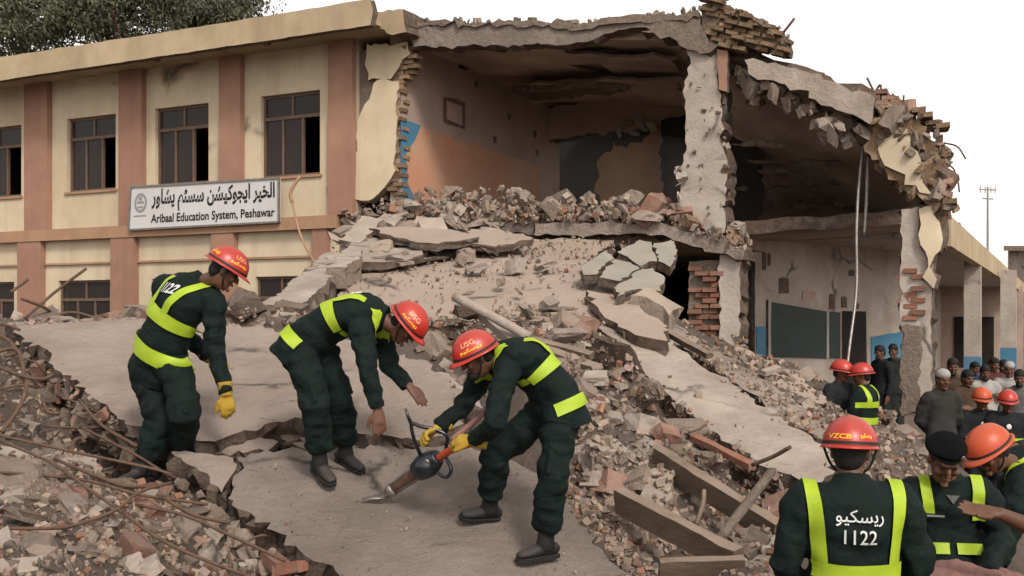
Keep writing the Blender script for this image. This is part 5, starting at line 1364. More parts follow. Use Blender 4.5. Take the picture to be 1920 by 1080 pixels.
# ------------------------------------------------------------------ people
UPV = Vector((0, 0, 1))
def unit(v): return Vector(v).normalized()
def lerp_list(a, b, n): return [a.lerp(b, i / n) for i in range(n + 1)]
TORSO = [(-.30, .192, .140), (-.2, .196, .143), (-.05, .193, .141), (.1, .184, .133), (.3, .172, .12), (.5, .182, .125), (.68, .196, .130), (.80, .198, .126), (.88, .182, .113), (.94, .140, .095), (1.0, .088, .078), (1.07, .070, .070)]
class Body:
    """joints J (world points) -> body, clothes and gear, all children of one empty"""
    def __init__(s, J, label, cat='person', group=None, sc=1.0, voxel=0.0085, jacket='green', trousers='green', shoes='black', gloves=(None, None),
                 headgear='helmet', shell='red', curl=(.5, .5), seed=0, tunic=0.0, beard=False, sleeves=True, chub=1.0, folds=1.0, boots=True):
        s.J, s.sc, s.vx, s.seed, s.chub = J, sc, voxel, seed, chub
        base = (J['anL'] + J['anR']) / 2
        base = Vector((base.x, base.y, min(J['anL'].z, J['anR'].z) - .09))
        s.root = empty('person', base, label, cat, group)
        s.fwd = unit(J['fwd'])
        s.pel, s.nk = J['pel'], J['neck']
        bend = J.get('bend', .03)
        ax = unit(s.nk - s.pel)
        s.back = unit(-s.fwd - ax * (-s.fwd).dot(ax))
        mid = s.pel.lerp(s.nk, .55) + s.back * bend
        s.spine = lambda t: (s.pel * (1 - t) ** 2 + (mid * 2 - (s.pel + s.nk) / 2) * (2 * t * (1 - t)) + s.nk * t * t) if 0 <= t <= 1 else (s.pel + (s.pel - s.spine(.05)).normalized() * (-t) * .52 * sc if t < 0 else s.nk + (s.nk - s.spine(.95)).normalized() * (t - 1) * .52 * sc)
        sh = unit(J['shR'] - J['shL']); hp = unit(J['hpR'] - J['hpL'])
        s.side = lambda t: unit(hp.lerp(sh, min(max(t, 0), 1)))
        k = chub
        # clothes
        jm = MB()
        rows = []
        ts = [r[0] for r in TORSO]
        lo = TORSO[0][0] - tunic
        N = 34 if voxel < .012 else 20
        s.rows = []
        for i in range(N + 1):
            t = lo + (1.07 - lo) * i / N
            tt = max(t, ts[0])
            for a, b in zip(TORSO[:-1], TORSO[1:]):
                if a[0] <= tt <= b[0]:
                    f = (tt - a[0]) / (b[0] - a[0]); w = a[1] + (b[1] - a[1]) * f; d = a[2] + (b[2] - a[2]) * f
            fl = 1 + max(0, ts[0] - t) * .35
            s.rows.append((t, w * sc * k * fl, d * sc * k * fl))
        P = [s.spine(r[0]) if tunic == 0 or r[0] > 0 else s.pel + Vector((0, 0, -1)) * (-r[0]) * .52 * sc for r in s.rows]
        jm.tube(P, [(r[1], r[2]) for r in s.rows], 28, [s.side(r[0]) for r in s.rows], wr=.10 * folds, wf=.09, seed=seed)
        tm = MB().add(jm.V, jm.F)
        for q in 'LR':
            S, E, W = J['sh' + q], J['el' + q], J['wr' + q]
            jm.blob(S + (s.spine(.86) - S) * .12, (.078 * sc * k,) * 3)
            tm.blob(S + (s.spine(.86) - S) * .12, (.079 * sc * k,) * 3)
            inner = s.spine(.84).lerp(S, .45)
            if sleeves:
                pa = [inner] + lerp_list(S, E, 12) + lerp_list(E, W, 12)[1:]
                ra = [.085] + [.079 - .017 * i / 12 for i in range(13)] + [.062 - .013 * i / 12 for i in range(1, 13)]
            else:
                pa = [inner] + lerp_list(S, S.lerp(E, .75), 9); ra = [.085] + [.079 - .006 * i / 9 for i in range(10)]
            tm.tube([inner, S, S.lerp(E, .15)], [r * sc * (1 + (k - 1) * .5) for r in (.085, .079, .078)], 16)
            jm.tube(pa, [r * sc * (1 + (k - 1) * .5) for r in ra], 16, wr=.32 * folds, wf=.065, seed=seed + (3 if q == 'L' else 7))
        s.jacket = remesh(jm, 'tunic' if tunic else 'jacket', M[jacket], s.root, voxel, 1, .03 if voxel < .012 else 0, .14)
        bm = bmesh.new(); 
        s.bvh = BVHTree.FromPolygons([tuple(v) for v in tm.V], tm.F)
        s.tors = s.bvh
        bm.free()
        # trousers
        tr = MB()
        pv = [s.spine(t) for t in (.12, 0, -.1, -.2)]
        tr.tube(pv, [(.165 * sc * k, .115 * sc * k), (.175 * sc * k, .122 * sc * k), (.175 * sc * k, .122 * sc * k), (.15 * sc * k, .1 * sc * k)], 20, hp)
        for q in 'LR':
            Hh, K, A = J['hp' + q], J['kn' + q], J['an' + q]
            A2 = K.lerp(A, .93 if not boots else .80)
            pl = lerp_list(Hh, K, 14) + lerp_list(K, A2, 14)[1:]
            tr.blob(Hh.lerp(s.spine(0), .15) + s.back * .01, (.112 * sc * k,) * 3)
            tr.tube([s.spine(.02).lerp(Hh, .3), Hh, Hh.lerp(K, .12)], [.11 * sc * k, .108 * sc * k, .104 * sc * k], 16)
            rl = [.108 - .020 * i / 14 for i in range(15)] + [.088 - .010 * i / 14 for i in range(1, 14)] + [.066]
            tr.tube(pl, [r * sc * k for r in rl], 18, wr=.28 * folds, wf=.075, seed=seed + (11 if q == 'L' else 17))
            out = unit(Hh - s.spine(0)); pk = Hh.lerp(K, .62) + out * .082 * sc; ax_ = unit(K - Hh)
            if voxel < .012: tr.add(*box_at(pk, ax_, out, s.fwd, .085 * sc, .018, .065 * sc))
        s.trousers = remesh(tr, 'trousers', M[trousers], s.root, voxel, 1, .03 if voxel < .012 else 0, .15)
        og = ORG[s.jacket.name]; Vj = []; Fj = []
        for ob in (s.jacket, s.trousers):
            b0 = len(Vj); Vj += [v.co + og for v in ob.data.vertices]; Fj += [tuple(i + b0 for i in p.vertices) for p in ob.data.polygons]
        s.jb = BVHTree.FromPolygons(Vj, Fj)
        # boots
        for q in 'LR':
            K, A, T = J['kn' + q], J['an' + q], J['to' + q]
            d = unit(T - A); shin = unit(A - K)
            fn = unit(J['fn' + q]) if 'fn' + q in J else UPV
            d = unit(d - fn * d.dot(fn))
            sd = d.cross(fn).normalized()
            ground = A - fn * .085 * sc
            bt = MB()
            if boots: bt.tube(lerp_list(A - shin * .2 * sc, A + shin * .02, 6), [r * sc for r in (.056, .055, .053, .051, .052, .056, .058)], 14, wr=.05, wf=.04, seed=seed)
            fpts = []; fr_ = []
            for x, w, h0 in [(-.085, .030, .05), (-.07, .038, .075), (-.03, .041, .095), (.02, .042, .09), (.07, .045, .07), (.12, .047, .058), (.16, .042, .05), (.185, .028, .036)]:
                fpts.append(ground + d * x * sc + fn * (h0 * .5 + .012) * sc); fr_.append((w * sc, h0 * .5 * sc))
            bt.tube(fpts, fr_, 14, sd)
            o = remesh(bt, 'boot' if boots else 'shoe', M[shoes], s.root, min(voxel, .011), 2)
            so = MB(); prof = [(-.09, .026), (-.07, .038), (-.02, .04), (.03, .039), (.08, .047), (.13, .047), (.165, .04), (.19, .022)]
            ring = [(x, w) for x, w in prof] + [(x, -w) for x, w in reversed(prof)]
            n = len(ring)
            Vv = [ground + d * x * sc + sd * w * sc + fn * z for z in (-.004, .02) for x, w in ring]
            so.add(Vv, [tuple(range(n)), tuple(reversed(range(n, 2 * n)))] + [(i, i + n, (i + 1) % n + n, (i + 1) % n) for i in range(n)])
            so.build('sole', M[shoes], o)
        # skin body, one continuous figure
        b = MB()
        hu, hf = unit(J['hu']), unit(J['hf']); hf = unit(hf - hu * hf.dot(hu)); hr = hf.cross(hu).normalized()
        s.hu, s.hf, s.hr, s.hc = hu, hf, hr, J['head']
        hc = s.hc
        core = [r for r in s.rows if -.3 <= r[0] <= 1.0]
        b.tube([s.spine(r[0]) for r in core], [(max(r[1] - .03, .03), max(r[2] - .03, .03)) for r in core], 16, [s.side(r[0]) for r in core])
        nb = s.spine(.97)
        b.tube(catmull([nb, nb.lerp(hc - hu * .07 * sc - hf * .02 * sc, .6), hc - hu * .05 * sc - hf * .015 * sc], 3), .056 * sc, 14)
        PR = [(-.122, .02, .068, .03), (-.113, .036, .083, .005), (-.09, .052, .088, -.045), (-.055, .062, .087, -.072), (-.015, .069, .087, -.092), (.025, .073, .090, -.101), (.06, .073, .088, -.103), (.09, .063, .072, -.088), (.112, .042, .04, -.06), (.122, .018, .008, -.03)]
        b.tube([hc + hu * h * sc + hf * (f + bk) / 2 * sc for h, w, f, bk in PR], [(w * sc, (f - bk) / 2 * sc) for h, w, f, bk in PR], 20, [hr] * len(PR))
        axs = (hr, hf, hu)
        b.blob(hc + hf * .094 * sc - hu * .022 * sc, (.012 * sc, .018 * sc, .022 * sc), axs)
        b.blob(hc + hf * .106 * sc - hu * .036 * sc, (.015 * sc, .012 * sc, .01 * sc), axs)
        b.blob(hc + hf * .083 * sc + hu * .022 * sc, (.05 * sc, .012 * sc, .010 * sc), axs)
        b.blob(hc + hf * .088 * sc - hu * .066 * sc, (.024 * sc, .010 * sc, .009 * sc), axs)
        b.blob(hc + hf * .078 * sc - hu * .108 * sc, (.022 * sc, .016 * sc, .014 * sc), axs)
        for q in (-1, 1):
            b.blob(hc + hr * q * .076 * sc - hf * .012 * sc - hu * .008 * sc, (.009 * sc, .02 * sc, .032 * sc), axs)
            b.blob(hc + hr * q * .045 * sc + hf * .066 * sc - hu * .03 * sc, (.022 * sc, .018 * sc, .022 * sc), axs)
        gl = {}
        for i, q in enumerate('LR'):
            S, E, W = J['sh' + q], J['el' + q], J['wr' + q]
            b.tube([s.spine(.82)] + lerp_list(S, E, 4) + lerp_list(E, W, 5)[1:], [r * sc for r in (.05, .052, .05, .048, .045, .042, .043, .042, .039, .034, .029)], 12)
            d = unit(J.get('hd' + q, W - E)); pn = J.get('pn' + q)
            if pn is None: pn = s.side(.8) * (1 if q == 'L' else -1)
            pn = Vector(pn); pn = unit(pn - d * pn.dot(d))
            hand(b, W, d, pn, 1 if q == 'L' else -1, curl[i], sc, 0.0, voxel)
            if gloves[i]:
                gm = MB(); hand(gm, W, d, pn, 1 if q == 'L' else -1, curl[i], sc, .0035, voxel)
                gm.tube([W - d * .075 * sc, W - d * .03 * sc, W + d * .02 * sc], [.052 * sc, .046 * sc, .04 * sc], 14)
                gl[q] = gm
            Hh, K, A = J['hp' + q], J['kn' + q], J['an' + q]
            b.tube([s.spine(-.05)] + lerp_list(Hh, K, 3) + lerp_list(K, A, 3)[1:], [r * sc for r in (.05, .055, .055, .05, .05, .046, .04, .034)], 12)
        s.body = remesh(b, 'body', M['skin'], s.root, min(voxel * .8, .012), 2)
        for q, gm in gl.items(): remesh(gm, 'glove', M['glove'], s.root, min(voxel * .8, .01), 2)
        # eyes, hair, beard
        for q in (-1, 1):
            e = MB().blob(hc + hr * q * .031 * sc + hf * .079 * sc + hu * .004 * sc, (.013 * sc, .012 * sc, .010 * sc), axs, 10, 8)
            e.build('eye', M['hair'], s.root, True)
        h = MB()
        h.blob(hc - hf * .02 * sc + hu * .03 * sc, (.082 * sc, .096 * sc, .102 * sc), axs, 20, 14)
        h.blob(hc - hf * .055 * sc - hu * .02 * sc, (.07 * sc, .055 * sc, .07 * sc), axs, 16, 10)
        if headgear is None: h.blob(hc - hf * .004 * sc + hu * .058 * sc, (.081 * sc, .099 * sc, .078 * sc), axs, 20, 14)
        if beard:
            h.blob(hc + hf * .062 * sc - hu * .1 * sc, (.052 * sc, .045 * sc, .035 * sc), axs, 16, 10)
        remesh(h, 'hair', M['hair'], s.root, .009 if voxel < .012 else .014, 1)
        if headgear == 'helmet': s.helmet(shell)
        elif headgear == 'beret': s.beret()
        elif headgear == 'cap': s.cap()

    # ---- headgear
    def hpt(s, az, el, k=1.0):
        """point on the helmet dome; az 0 = front, turning to the wearer's right"""
        c = s.hc + s.hu * .024 * s.sc - s.hf * .008 * s.sc
        ce = math.cos(el)
        return c + s.hf * (.146 * s.sc * k * ce * math.cos(az)) + s.hr * (.119 * s.sc * k * ce * math.sin(az)) + s.hu * (.136 * s.sc * k * math.sin(el))
    def helmet(s, shell):
        V = []; Fc = []; na, ne = 40, 14
        for j in range(ne):
            el = (math.pi / 2) * j / ne
            for i in range(na):
                az = 2 * math.pi * i / na
                ridge = 1 + .022 * math.exp(-(math.sin(az) * math.cos(el) / .10) ** 2) * (1 if el > .35 else 0) * min(1, (el - .35) * 4 if el > .35 else 0)
                V.append(s.hpt(az, el, ridge))
        V.append(s.hpt(0, math.pi / 2, 1.022))
        for j in range(ne - 1):
            for i in range(na): Fc.append((j * na + i, j * na + (i + 1) % na, (j + 1) * na + (i + 1) % na, (j + 1) * na + i))
        for i in range(na): Fc.append(((ne - 1) * na + i, (ne - 1) * na + (i + 1) % na, ne * na))
        Fc = [f[::-1] for f in Fc]
        s.hel = mk('helmet', V, Fc, M[shell], s.root, True)
        # brim: wide in front, narrow at the back
        V = []; Fc = []
        for i in range(na):
            az = 2 * math.pi * i / na; c = math.cos(az)
            w = .008 + .032 * max(0, c) ** 2.5 + .008 * max(0, -c)
            for kk, dz in ((.985, .006), (1 + w / .13, -.004 - w * .28), (1 + w / .13, -.009 - w * .28), (.96, -.004)):
                V.append(s.hpt(az, 0, kk) + s.hu * dz * s.sc)
        for i in range(na):
            i2 = (i + 1) % na
            for k in range(4): Fc.append((i * 4 + k, i * 4 + (k + 1) % 4, i2 * 4 + (k + 1) % 4, i2 * 4 + k))
        mk('brim', V, Fc, M[shell], s.hel, True)
        V = []; Fc = []
        for i in range(na):
            az = 2 * math.pi * i / na
            V += [s.hpt(az, .05, 1.012), s.hpt(az, .15, 1.012)]
        for i in range(na): i2 = (i + 1) % na; Fc.append((i * 2, i * 2 + 1, i2 * 2 + 1, i2 * 2))
        mk('band', V, Fc, M['black'], s.hel, True)
        if s.vx < .012:
            st = MB()
            for q in (-1, 1):
                st.tube(catmull([s.hpt(q * 1.6, .0, .98), s.hc + s.hr * q * .078 * s.sc - s.hu * .07 * s.sc + s.hf * .02 * s.sc, s.hc - s.hu * .125 * s.sc + s.hf * .055 * s.sc], 4), .006, 6)
            st.build('chin_strap', M['black'], s.hel, True)
    def helmet_text(s, txt, az, el, width, height, mat, bold=.03):
        V, Fc, (x0, x1, y0, y1) = text_mesh(txt, 1, bold)
        W = [s.hpt(az - width * ((v.x - x0) / (x1 - x0) - .5), el + height * ((v.y - y0) / (y1 - y0) - .5), 1.022) for v in V]
        mk('lettering', W, Fc, M[mat], s.hel)
    def beret(s):
        m = MB()
        ax = (s.hr, s.hf, s.hu)
        m.blob(s.hc + s.hu * .082 * s.sc - s.hf * .008 * s.sc, (.098 * s.sc, .118 * s.sc, .058 * s.sc), ax, 24, 12)
        tl = unit(s.hu - s.hr * .35); m.blob(s.hc + s.hu * .088 * s.sc + s.hr * .03 * s.sc, (.088 * s.sc, .105 * s.sc, .04 * s.sc), (s.hr, s.hf, tl), 24, 12)
        o = remesh(m, 'beret', M['beret'], s.root, .008, 2)
        V = []; Fc = []; n = 36
        for i in range(n):
            a = 2 * math.pi * i / n
            for z, k in ((.040, 1.0), (.062, 1.02), (.062, .93), (.04, .93)): V.append(s.hc + s.hr * .083 * k * s.sc * math.sin(a) + s.hf * (.104 * k * math.cos(a) - .008) * s.sc + s.hu * z * s.sc)
        for i in range(n):
            for k in range(4): Fc.append((i * 4 + k, i * 4 + (k + 1) % 4, (i + 1) % n * 4 + (k + 1) % 4, (i + 1) % n * 4 + k))
        mk('headband', V, Fc, M['black'], o, True)
        c = s.hc + s.hu * .088 * s.sc + s.hf * .103 * s.sc + s.hr * -.048 * s.sc
        MB().blob(c, (.011, .006, .019), ax).build('badge', M['steel'], o, True)
    def cap(s):
        m = MB(); ax = (s.hr, s.hf, s.hu)
        m.blob(s.hc + s.hu * .06 * s.sc - s.hf * .012 * s.sc, (.084 * s.sc, .103 * s.sc, .075 * s.sc), ax, 16, 10)
        m.build('cap', M['cloth_white'], s.root, True)

    # ---- tape and lettering laid on the jacket
    def cast(s, o, d, off=.022):
        h = s.tors.ray_cast(o, d)
        if h[0] is None: return None
        g = s.jb.ray_cast(h[0] - d * .10, d)
        if g[0] is not None and (g[0] - h[0]).length < .11: return g[0] - d * (off - .006)
        return h[0] - d * off
    def ring_pt(s, t, th, off=.022):
        """th 0 = wearer's right, 90 = front, 180 = left, 270 = back"""
        a = s.side(t); ax = unit(s.spine(t + .03) - s.spine(t - .03)); f = unit(-s.back - ax * (-s.back).dot(ax)); a = unit(a - ax * a.dot(ax))
        d = a * math.cos(th) + f * math.sin(th)
        p = s.spine(t)
        return s.cast(p + d * .6, -d, off) or (p + d * .2)
    def strip(s, grid, name='reflective_tape', mat='hivis'):
        nu, nv = len(grid), len(grid[0])
        for _ in range(1): grid = [[grid[i][j] * .5 + (grid[max(i - 1, 0)][j] + grid[min(i + 1, nu - 1)][j]) * .25 for j in range(nv)] for i in range(nu)]
        V = [p for r in grid for p in r]
        Fc = [(i * nv + j, i * nv + j + 1, (i + 1) * nv + j + 1, (i + 1) * nv + j) for i in range(nu - 1) for j in range(nv - 1)]
        return mk(name, V, Fc, M[mat], s.jacket, True)
    def band(s, t, w=.055, th0=0, th1=360, tilt=0.0, off=.022, mat='hivis'):
        n = max(8, int(abs(th1 - th0) / 8))
        dt = w / .52 / s.sc / 2
        g = []
        for i in range(n + 1):
            th = R(th0 + (th1 - th0) * i / n)
            g.append([s.ring_pt(t + tilt * math.sin(th) + q * dt, th, off) for q in (-1, -.33, .33, 1)])
        s.strip(g, mat=mat)
    def strap(s, side, t_back, t_front, w=.055, xb=.11, xt=.12, xf=.11, off=.022, mat='hivis', front=True, back=True):
        """over one shoulder (side +1 = right) from the back band to the front band"""
        g = []
        def row(fn):
            r = []
            for q in (-.5, -.17, .17, .5):
                p = fn(q * w); 
                if p is None: return
                r.append(p)
            g.append(r)
        f = -s.back
        if back:
            for i in range(13):
                t = t_back + (.93 - t_back) * i / 12
                x = (xb + (xt - xb) * i / 12) * s.sc
                row(lambda dw: s.cast(s.spine(t) + s.side(t) * (side * x + dw) + s.back * .6, -s.back, off))
        up = unit(s.spine(1.0) - s.spine(.85))
        for i in range(7):
            q = .07 - .14 * i / 6
            if not back and q > 0: continue
            if not front and q < 0: continue
            row(lambda dw: s.cast(s.spine(.9) + s.side(.9) * (side * xt * s.sc + dw) + s.back * q * s.sc + up * .5, -up, off))
        if front:
            for i in range(13):
                t = .93 + (t_front - .93) * i / 12
                x = (xt + (xf - xt) * i / 12) * s.sc
                row(lambda dw: s.cast(s.spine(t) + s.side(t) * (side * x + dw) + f * .6, s.back, off))
        if len(g) > 2: s.strip(g, mat=mat)
    def back_text(s, txt, t, width, height, mat='print', bold=.015, x0_=0.0, face=-1):
        V, Fc, (x0, x1, y0, y1) = text_mesh(txt, 1, bold)
        W = []
        for v in V:
            x = ((v.x - x0) / (x1 - x0) - .5) * width + x0_; tt = t + ((v.y - y0) / (y1 - y0) - .5) * height / .52
            d = s.back if face < 0 else -s.back
            p = s.cast(s.spine(tt) + s.side(tt) * (x if face < 0 else -x) + d * .6, -d, .02)
            W.append(p or s.spine(tt))
        mk('lettering', W, Fc, M[mat], s.jacket)

def box_at(c, a, b, f, la, lb, lf):
    f = unit(f - a * f.dot(a) - b * f.dot(b)) if abs(f.dot(a)) < .99 else a.orthogonal()
    b = unit(b - a * b.dot(a)); f = a.cross(b)
    P = [c + a * x * la + b * y * lb + f * z * lf for x, y, z in [(-1, -1, -1), (1, -1, -1), (1, 1, -1), (-1, 1, -1), (-1, -1, 1), (1, -1, 1), (1, 1, 1), (-1, 1, 1)]]
    m = MB().hexa(P)
    if a.cross(b).dot(f) < 0: m.F = [x[::-1] for x in m.F]
    return m.V, m.F

def hand(m, W, d, pn, hand_sign, curl, sc, infl, voxel):
    """palm, four bent fingers of different lengths and a thumb from the side of the palm; pn = palm normal"""
    sd = d.cross(pn).normalized() * hand_sign           # towards the thumb
    k = sc * 1.1
    i = infl
    m.tube([W - d * .02 * k, W + d * .02 * k, W + d * .05 * k, W + d * .09 * k, W + d * .1 * k], [((.026 + i), (.02 + i)), ((.034) * k + i, .018 * k + i), (.041 * k + i, .0165 * k + i), (.041 * k + i, .014 * k + i), (.034 * k + i, .010 * k + i)], 14, [sd] * 5)
    if voxel > .012:
        m.tube([W + d * .09 * k, W + d * .13 * k + pn * .02 * curl, W + d * .17 * k + pn * .06 * curl], [(.036 * k, .013 * k), (.034 * k, .012 * k), (.022 * k, .01 * k)], 10, [sd] * 3)
    else:
        for f, (off, L) in enumerate([(.031, .072), (.0105, .082), (-.0105, .076), (-.031, .060)]):
            p = W + d * (.092 - .006 * abs(f - 1)) * k + sd * off * k
            pts = [p - d * .02 * k, p]; ang = 0.0
            dirn = unit(d + sd * (off * 2.2))
            for j, fr in enumerate((.45, .3, .25)):
                ang += curl * (.75 + .1 * f) * (1.0 if j else .8)
                v = dirn * math.cos(ang) + pn * math.sin(ang)
                p = p + v * L * fr * k
                pts.append(p)
            m.tube(pts, [(.0105 + i) * k, (.0102 + i) * k, (.0095 + i) * k, (.0088 + i) * k, (.007 + i) * k], 10)
    p = W + d * .03 * k + sd * .028 * k
    v1 = unit(d * .75 + sd * .65 + pn * .25); v2 = unit(d * .95 + sd * .15 + pn * (.2 + curl * .4))
    m.tube([p - sd * .012, p + v1 * .03 * k, p + v1 * .045 * k + v2 * .025 * k, p + v1 * .045 * k + v2 * .05 * k], [(.015 + i) * k, (.0135 + i) * k, (.0115 + i) * k, (.009 + i) * k], 10)

def stand(base, f, h=1.74, arms='down', lean=0.0, turn=0.0):
    """joints of a standing figure"""
    k = h / 1.76; f = unit((f[0], f[1], 0)); r = f.cross(UPV)
    b = Vector(base)
    def P(x, y, z): return b + r * x * k + f * (y + lean * z * .12) * k + UPV * z * k
    ca, sa = math.cos(turn), math.sin(turn)
    hf = f * ca + r * sa
    J = dict(fwd=f, pel=P(0, 0, .95), neck=P(0, -.01, 1.47), head=P(0, .03, 1.63), hf=hf - UPV * .12, hu=UPV + hf * .12,
             shL=P(-.185, -.01, 1.41), shR=P(.185, -.01, 1.41), hpL=P(-.095, 0, .91), hpR=P(.095, 0, .91), knL=P(-.105, .02, .49), knR=P(.105, .02, .49),
             anL=P(-.11, -.02, .09), anR=P(.11, -.02, .09), toL=P(-.14, .15, .05), toR=P(.14, .15, .05),
             elL=P(-.24, -.03, 1.12), elR=P(.24, -.03, 1.12), wrL=P(-.24, .05, .87), wrR=P(.24, .05, .87))
    if arms == 'front':
        J.update(elL=P(-.24, .02, 1.14), elR=P(.24, .02, 1.14), wrL=P(-.08, .22, 1.12), wrR=P(.08, .2, 1.1))
    elif arms == 'folded':
        J.update(elL=P(-.25, .06, 1.15), elR=P(.25, .06, 1.15), wrL=P(.06, .2, 1.2), wrR=P(-.06, .22, 1.16))
    elif arms == 'behind':
        J.update(elL=P(-.25, -.08, 1.13), elR=P(.25, -.08, 1.13), wrL=P(-.05, -.16, .95), wrR=P(.05, -.18, .95))
    return J
def A3(**k): return {n: (at(*v) if len(v) == 3 else v) for n, v in k.items()}
# ------------------------------------------------------------------ the three rescuers on the slab
SN = WORK.n
J = A3(pel=(300, 672, 7.2), neck=(378, 528, 7.12), head=(424, 507, 7.0), shL=(300, 536, 7.28), shR=(402, 566, 7.0), elL=(345, 625, 7.5), wrL=(395, 672, 7.45), elR=(404, 655, 6.98), wrR=(424, 737, 6.9),
       hpL=(270, 688, 7.27), hpR=(330, 692, 7.1), knL=(302, 788, 7.15), anL=(262, 880, 7.15), toL=(240, 905, 7.05), knR=(346, 778, 7.0), anR=(340, 868, 7.5), toR=(372, 890, 7.4))
J.update(fwd=Vector((.58, .72, -.2)), hf=Vector((.80, .25, -.55)), hu=Vector((.52, .1, .84)), bend=.06, hdR=Vector((.12, -.05, -1)), pnR=Vector((-.3, .9, 0)))
p1 = Body(J, 'rescuer in dark green with red helmet standing by the broad slab, one yellow glove hanging', group='rescuers on the slab', gloves=(True, True), curl=(.5, .5), seed=1, chub=1.1)
p1.band(.46, .07, 175, 372); p1.band(.10, .07, 170, 372)
p1.strap(1, .46, .5, w=.066, xb=.075, xt=.135); p1.strap(-1, .46, .5, w=.066, xb=.11, xt=.12, front=False)
p1.back_text('1122', .79, .14, .075, bold=.03, x0_=.0)
p1.helmet_text('USG', 1.05, .72, .75, .26, 'paleyellow'); p1.helmet_text(RESCUE, 1.1, .40, .95, .22, 'yellow', .05); p1.helmet_text(RESCUE, 2.6, .42, .7, .28, 'yellow', .05)

J = A3(pel=(572, 648, 7.02), neck=(716, 594, 6.98), head=(762, 610, 6.95), shL=(712, 612, 7.2), shR=(676, 622, 6.82), elR=(692, 708, 6.72), wrR=(708, 766, 6.72), elL=(732, 688, 7.15), wrL=(766, 722, 7.1),
       hpR=(562, 662, 6.92), hpL=(600, 660, 7.14), knR=(592, 762, 6.86), anR=(600, 868, 6.98), toR=(628, 912, 6.85), knL=(640, 752, 7.12), anL=(648, 850, 7.24), toL=(690, 890, 7.12))
J.update(fwd=Vector((.45, -.12, -.9)), hf=Vector((.62, -.15, -.78)), hu=Vector((.75, -.2, .63)), bend=.09, hdR=Vector((.12, -.1, -1)), pnR=Vector((-.3, .95, 0)), hdL=Vector((.62, -.1, -.7)), pnL=Vector((-.5, .6, -.6)), fnL=SN, fnR=SN)
p2 = Body(J, 'rescuer in dark green with red helmet bending far forward with both bare hands reaching down', group='rescuers on the slab', curl=(.14, .14), seed=2, chub=1.08)
p2.band(.0, .066, 180, 376); p2.band(.44, .066, 180, 395)
p2.strap(1, .44, .5, w=.066, xb=.1, xt=.13); p2.strap(-1, .44, .5, w=.066, xb=.1, xt=.13)
p2.back_text('1122', .82, .17, .07, bold=.03)
p2.helmet_text('USG', 1.35, .66, .8, .28, 'paleyellow'); p2.helmet_text(RESCUE, 1.4, .34, 1.0, .2, 'yellow', .05)

J = A3(pel=(1046, 762, 6.42), neck=(938, 662, 6.42), head=(892, 668, 6.38), shL=(948, 706, 6.22), shR=(912, 690, 6.62), elL=(928, 795, 6.1), wrL=(890, 826, 6.3), elR=(872, 758, 6.55), wrR=(824, 802, 6.5),
       hpL=(1052, 782, 6.3), hpR=(1014, 778, 6.54), knL=(1036, 892, 6.24), anL=(1022, 1020, 6.33), toL=(962, 1050, 6.25), knR=(928, 852, 6.55), anR=(918, 952, 6.68), toR=(856, 960, 6.6))
J.update(fwd=Vector((-.62, -.1, -.75)), hf=Vector((-.88, -.2, -.42)), hu=Vector((-.42, -.18, .89)), bend=.07, hdL=Vector((-.72, .1, .05)), pnL=Vector((0, .5, -.8)), hdR=Vector((-.7, -.25, -.3)), pnR=Vector((.2, -.3, -.9)), fnL=Vector((0, -.1, 1)), fnR=Vector((.25, -.35, .9)))
p3 = Body(J, 'rescuer in dark green with red helmet bending over the power cutter in yellow gloves', group='rescuers on the slab', gloves=(True, True), curl=(.85, .85), seed=3, beard=True, chub=1.08)
p3.band(-.02, .07, 150, 368); p3.band(.42, .07, 140, 368)
p3.strap(1, .42, .5, w=.066, xb=.08, xt=.12); p3.strap(-1, .42, .5, w=.066, xb=.08, xt=.12)
p3.back_text('1122', .82, .17, .07, bold=.03)
p3.helmet_text('USG', -1.25, .68, .8, .28, 'paleyellow'); p3.helmet_text(RESCUE, -1.3, .36, 1.1, .22, 'yellow', .05)

# ------------------------------------------------------------------ power cutter in his hands
tip = WORK.px(678, 936, .03)
cut = empty('power_cutter', tip, 'black power cutter with steel jaws and orange grip, held over the slab', 'tool')
cb = at(800, 872, 6.58)                       # middle of the casing
ja = WORK.px(722, 928, .05)                      # where the jaws meet
ax_ = unit(cb - ja); sdv = unit(ax_.cross(Vector((0, -1, 0)))); dpv = ax_.cross(sdv)
m = MB(); m.blob(cb, (.098, .085, .1), (ax_, sdv, dpv), 20, 14)
m.tube([cb - ax_ * .1, cb - ax_ * .03, cb + ax_ * .06, cb + ax_ * .12], [(.066, .055), (.08, .07), (.074, .065), (.05, .045)], 18, [sdv] * 4)
csg = remesh(m, 'casing', M['toolblack'], cut, .007, 2)
for q in (-.045, .03): MB().blob(cb + ax_ * q - Vector((0, .07, 0)) - sdv * .02, (.022, .012, .022), (ax_, Vector((0, 1, 0)), sdv)).build('cap_screw', M['steel'], csg, True)
MB().tube([cb + Vector((0, -.066, .02)) - ax_ * .02, cb + Vector((0, -.078, .02)) - ax_ * .02], [.035, .033], 16).build('cover_plate', M['steel'], csg)
for q, w in ((-.042, .012), (.0, .009), (.042, .012)):
    a = cb - ax_ * .07 + sdv * q; b = ja + ax_ * .05 + sdv * q * .62
    MB().tube(lerp_list(a, b, 3), w, 8).build('jaw_rail', M['steel'], cut, True)
m = MB(); m.tube([cb - ax_ * .06, cb.lerp(ja, .5), ja + ax_ * .04, ja - ax_ * .02], [(.045, .022), (.034, .018), (.026, .016), (.014, .01)], 14, [sdv] * 4); m.build('jaw_plate', M['rebar'], cut, True)
m = MB(); m.tube([ja + ax_ * .09, ja + ax_ * .03, ja, tip.lerp(ja, .55)], [(.046, .026), (.036, .022), (.024, .016), (.010, .008)], 14, [sdv] * 4); m.build('jaw_tip', M['steel'], cut, True)
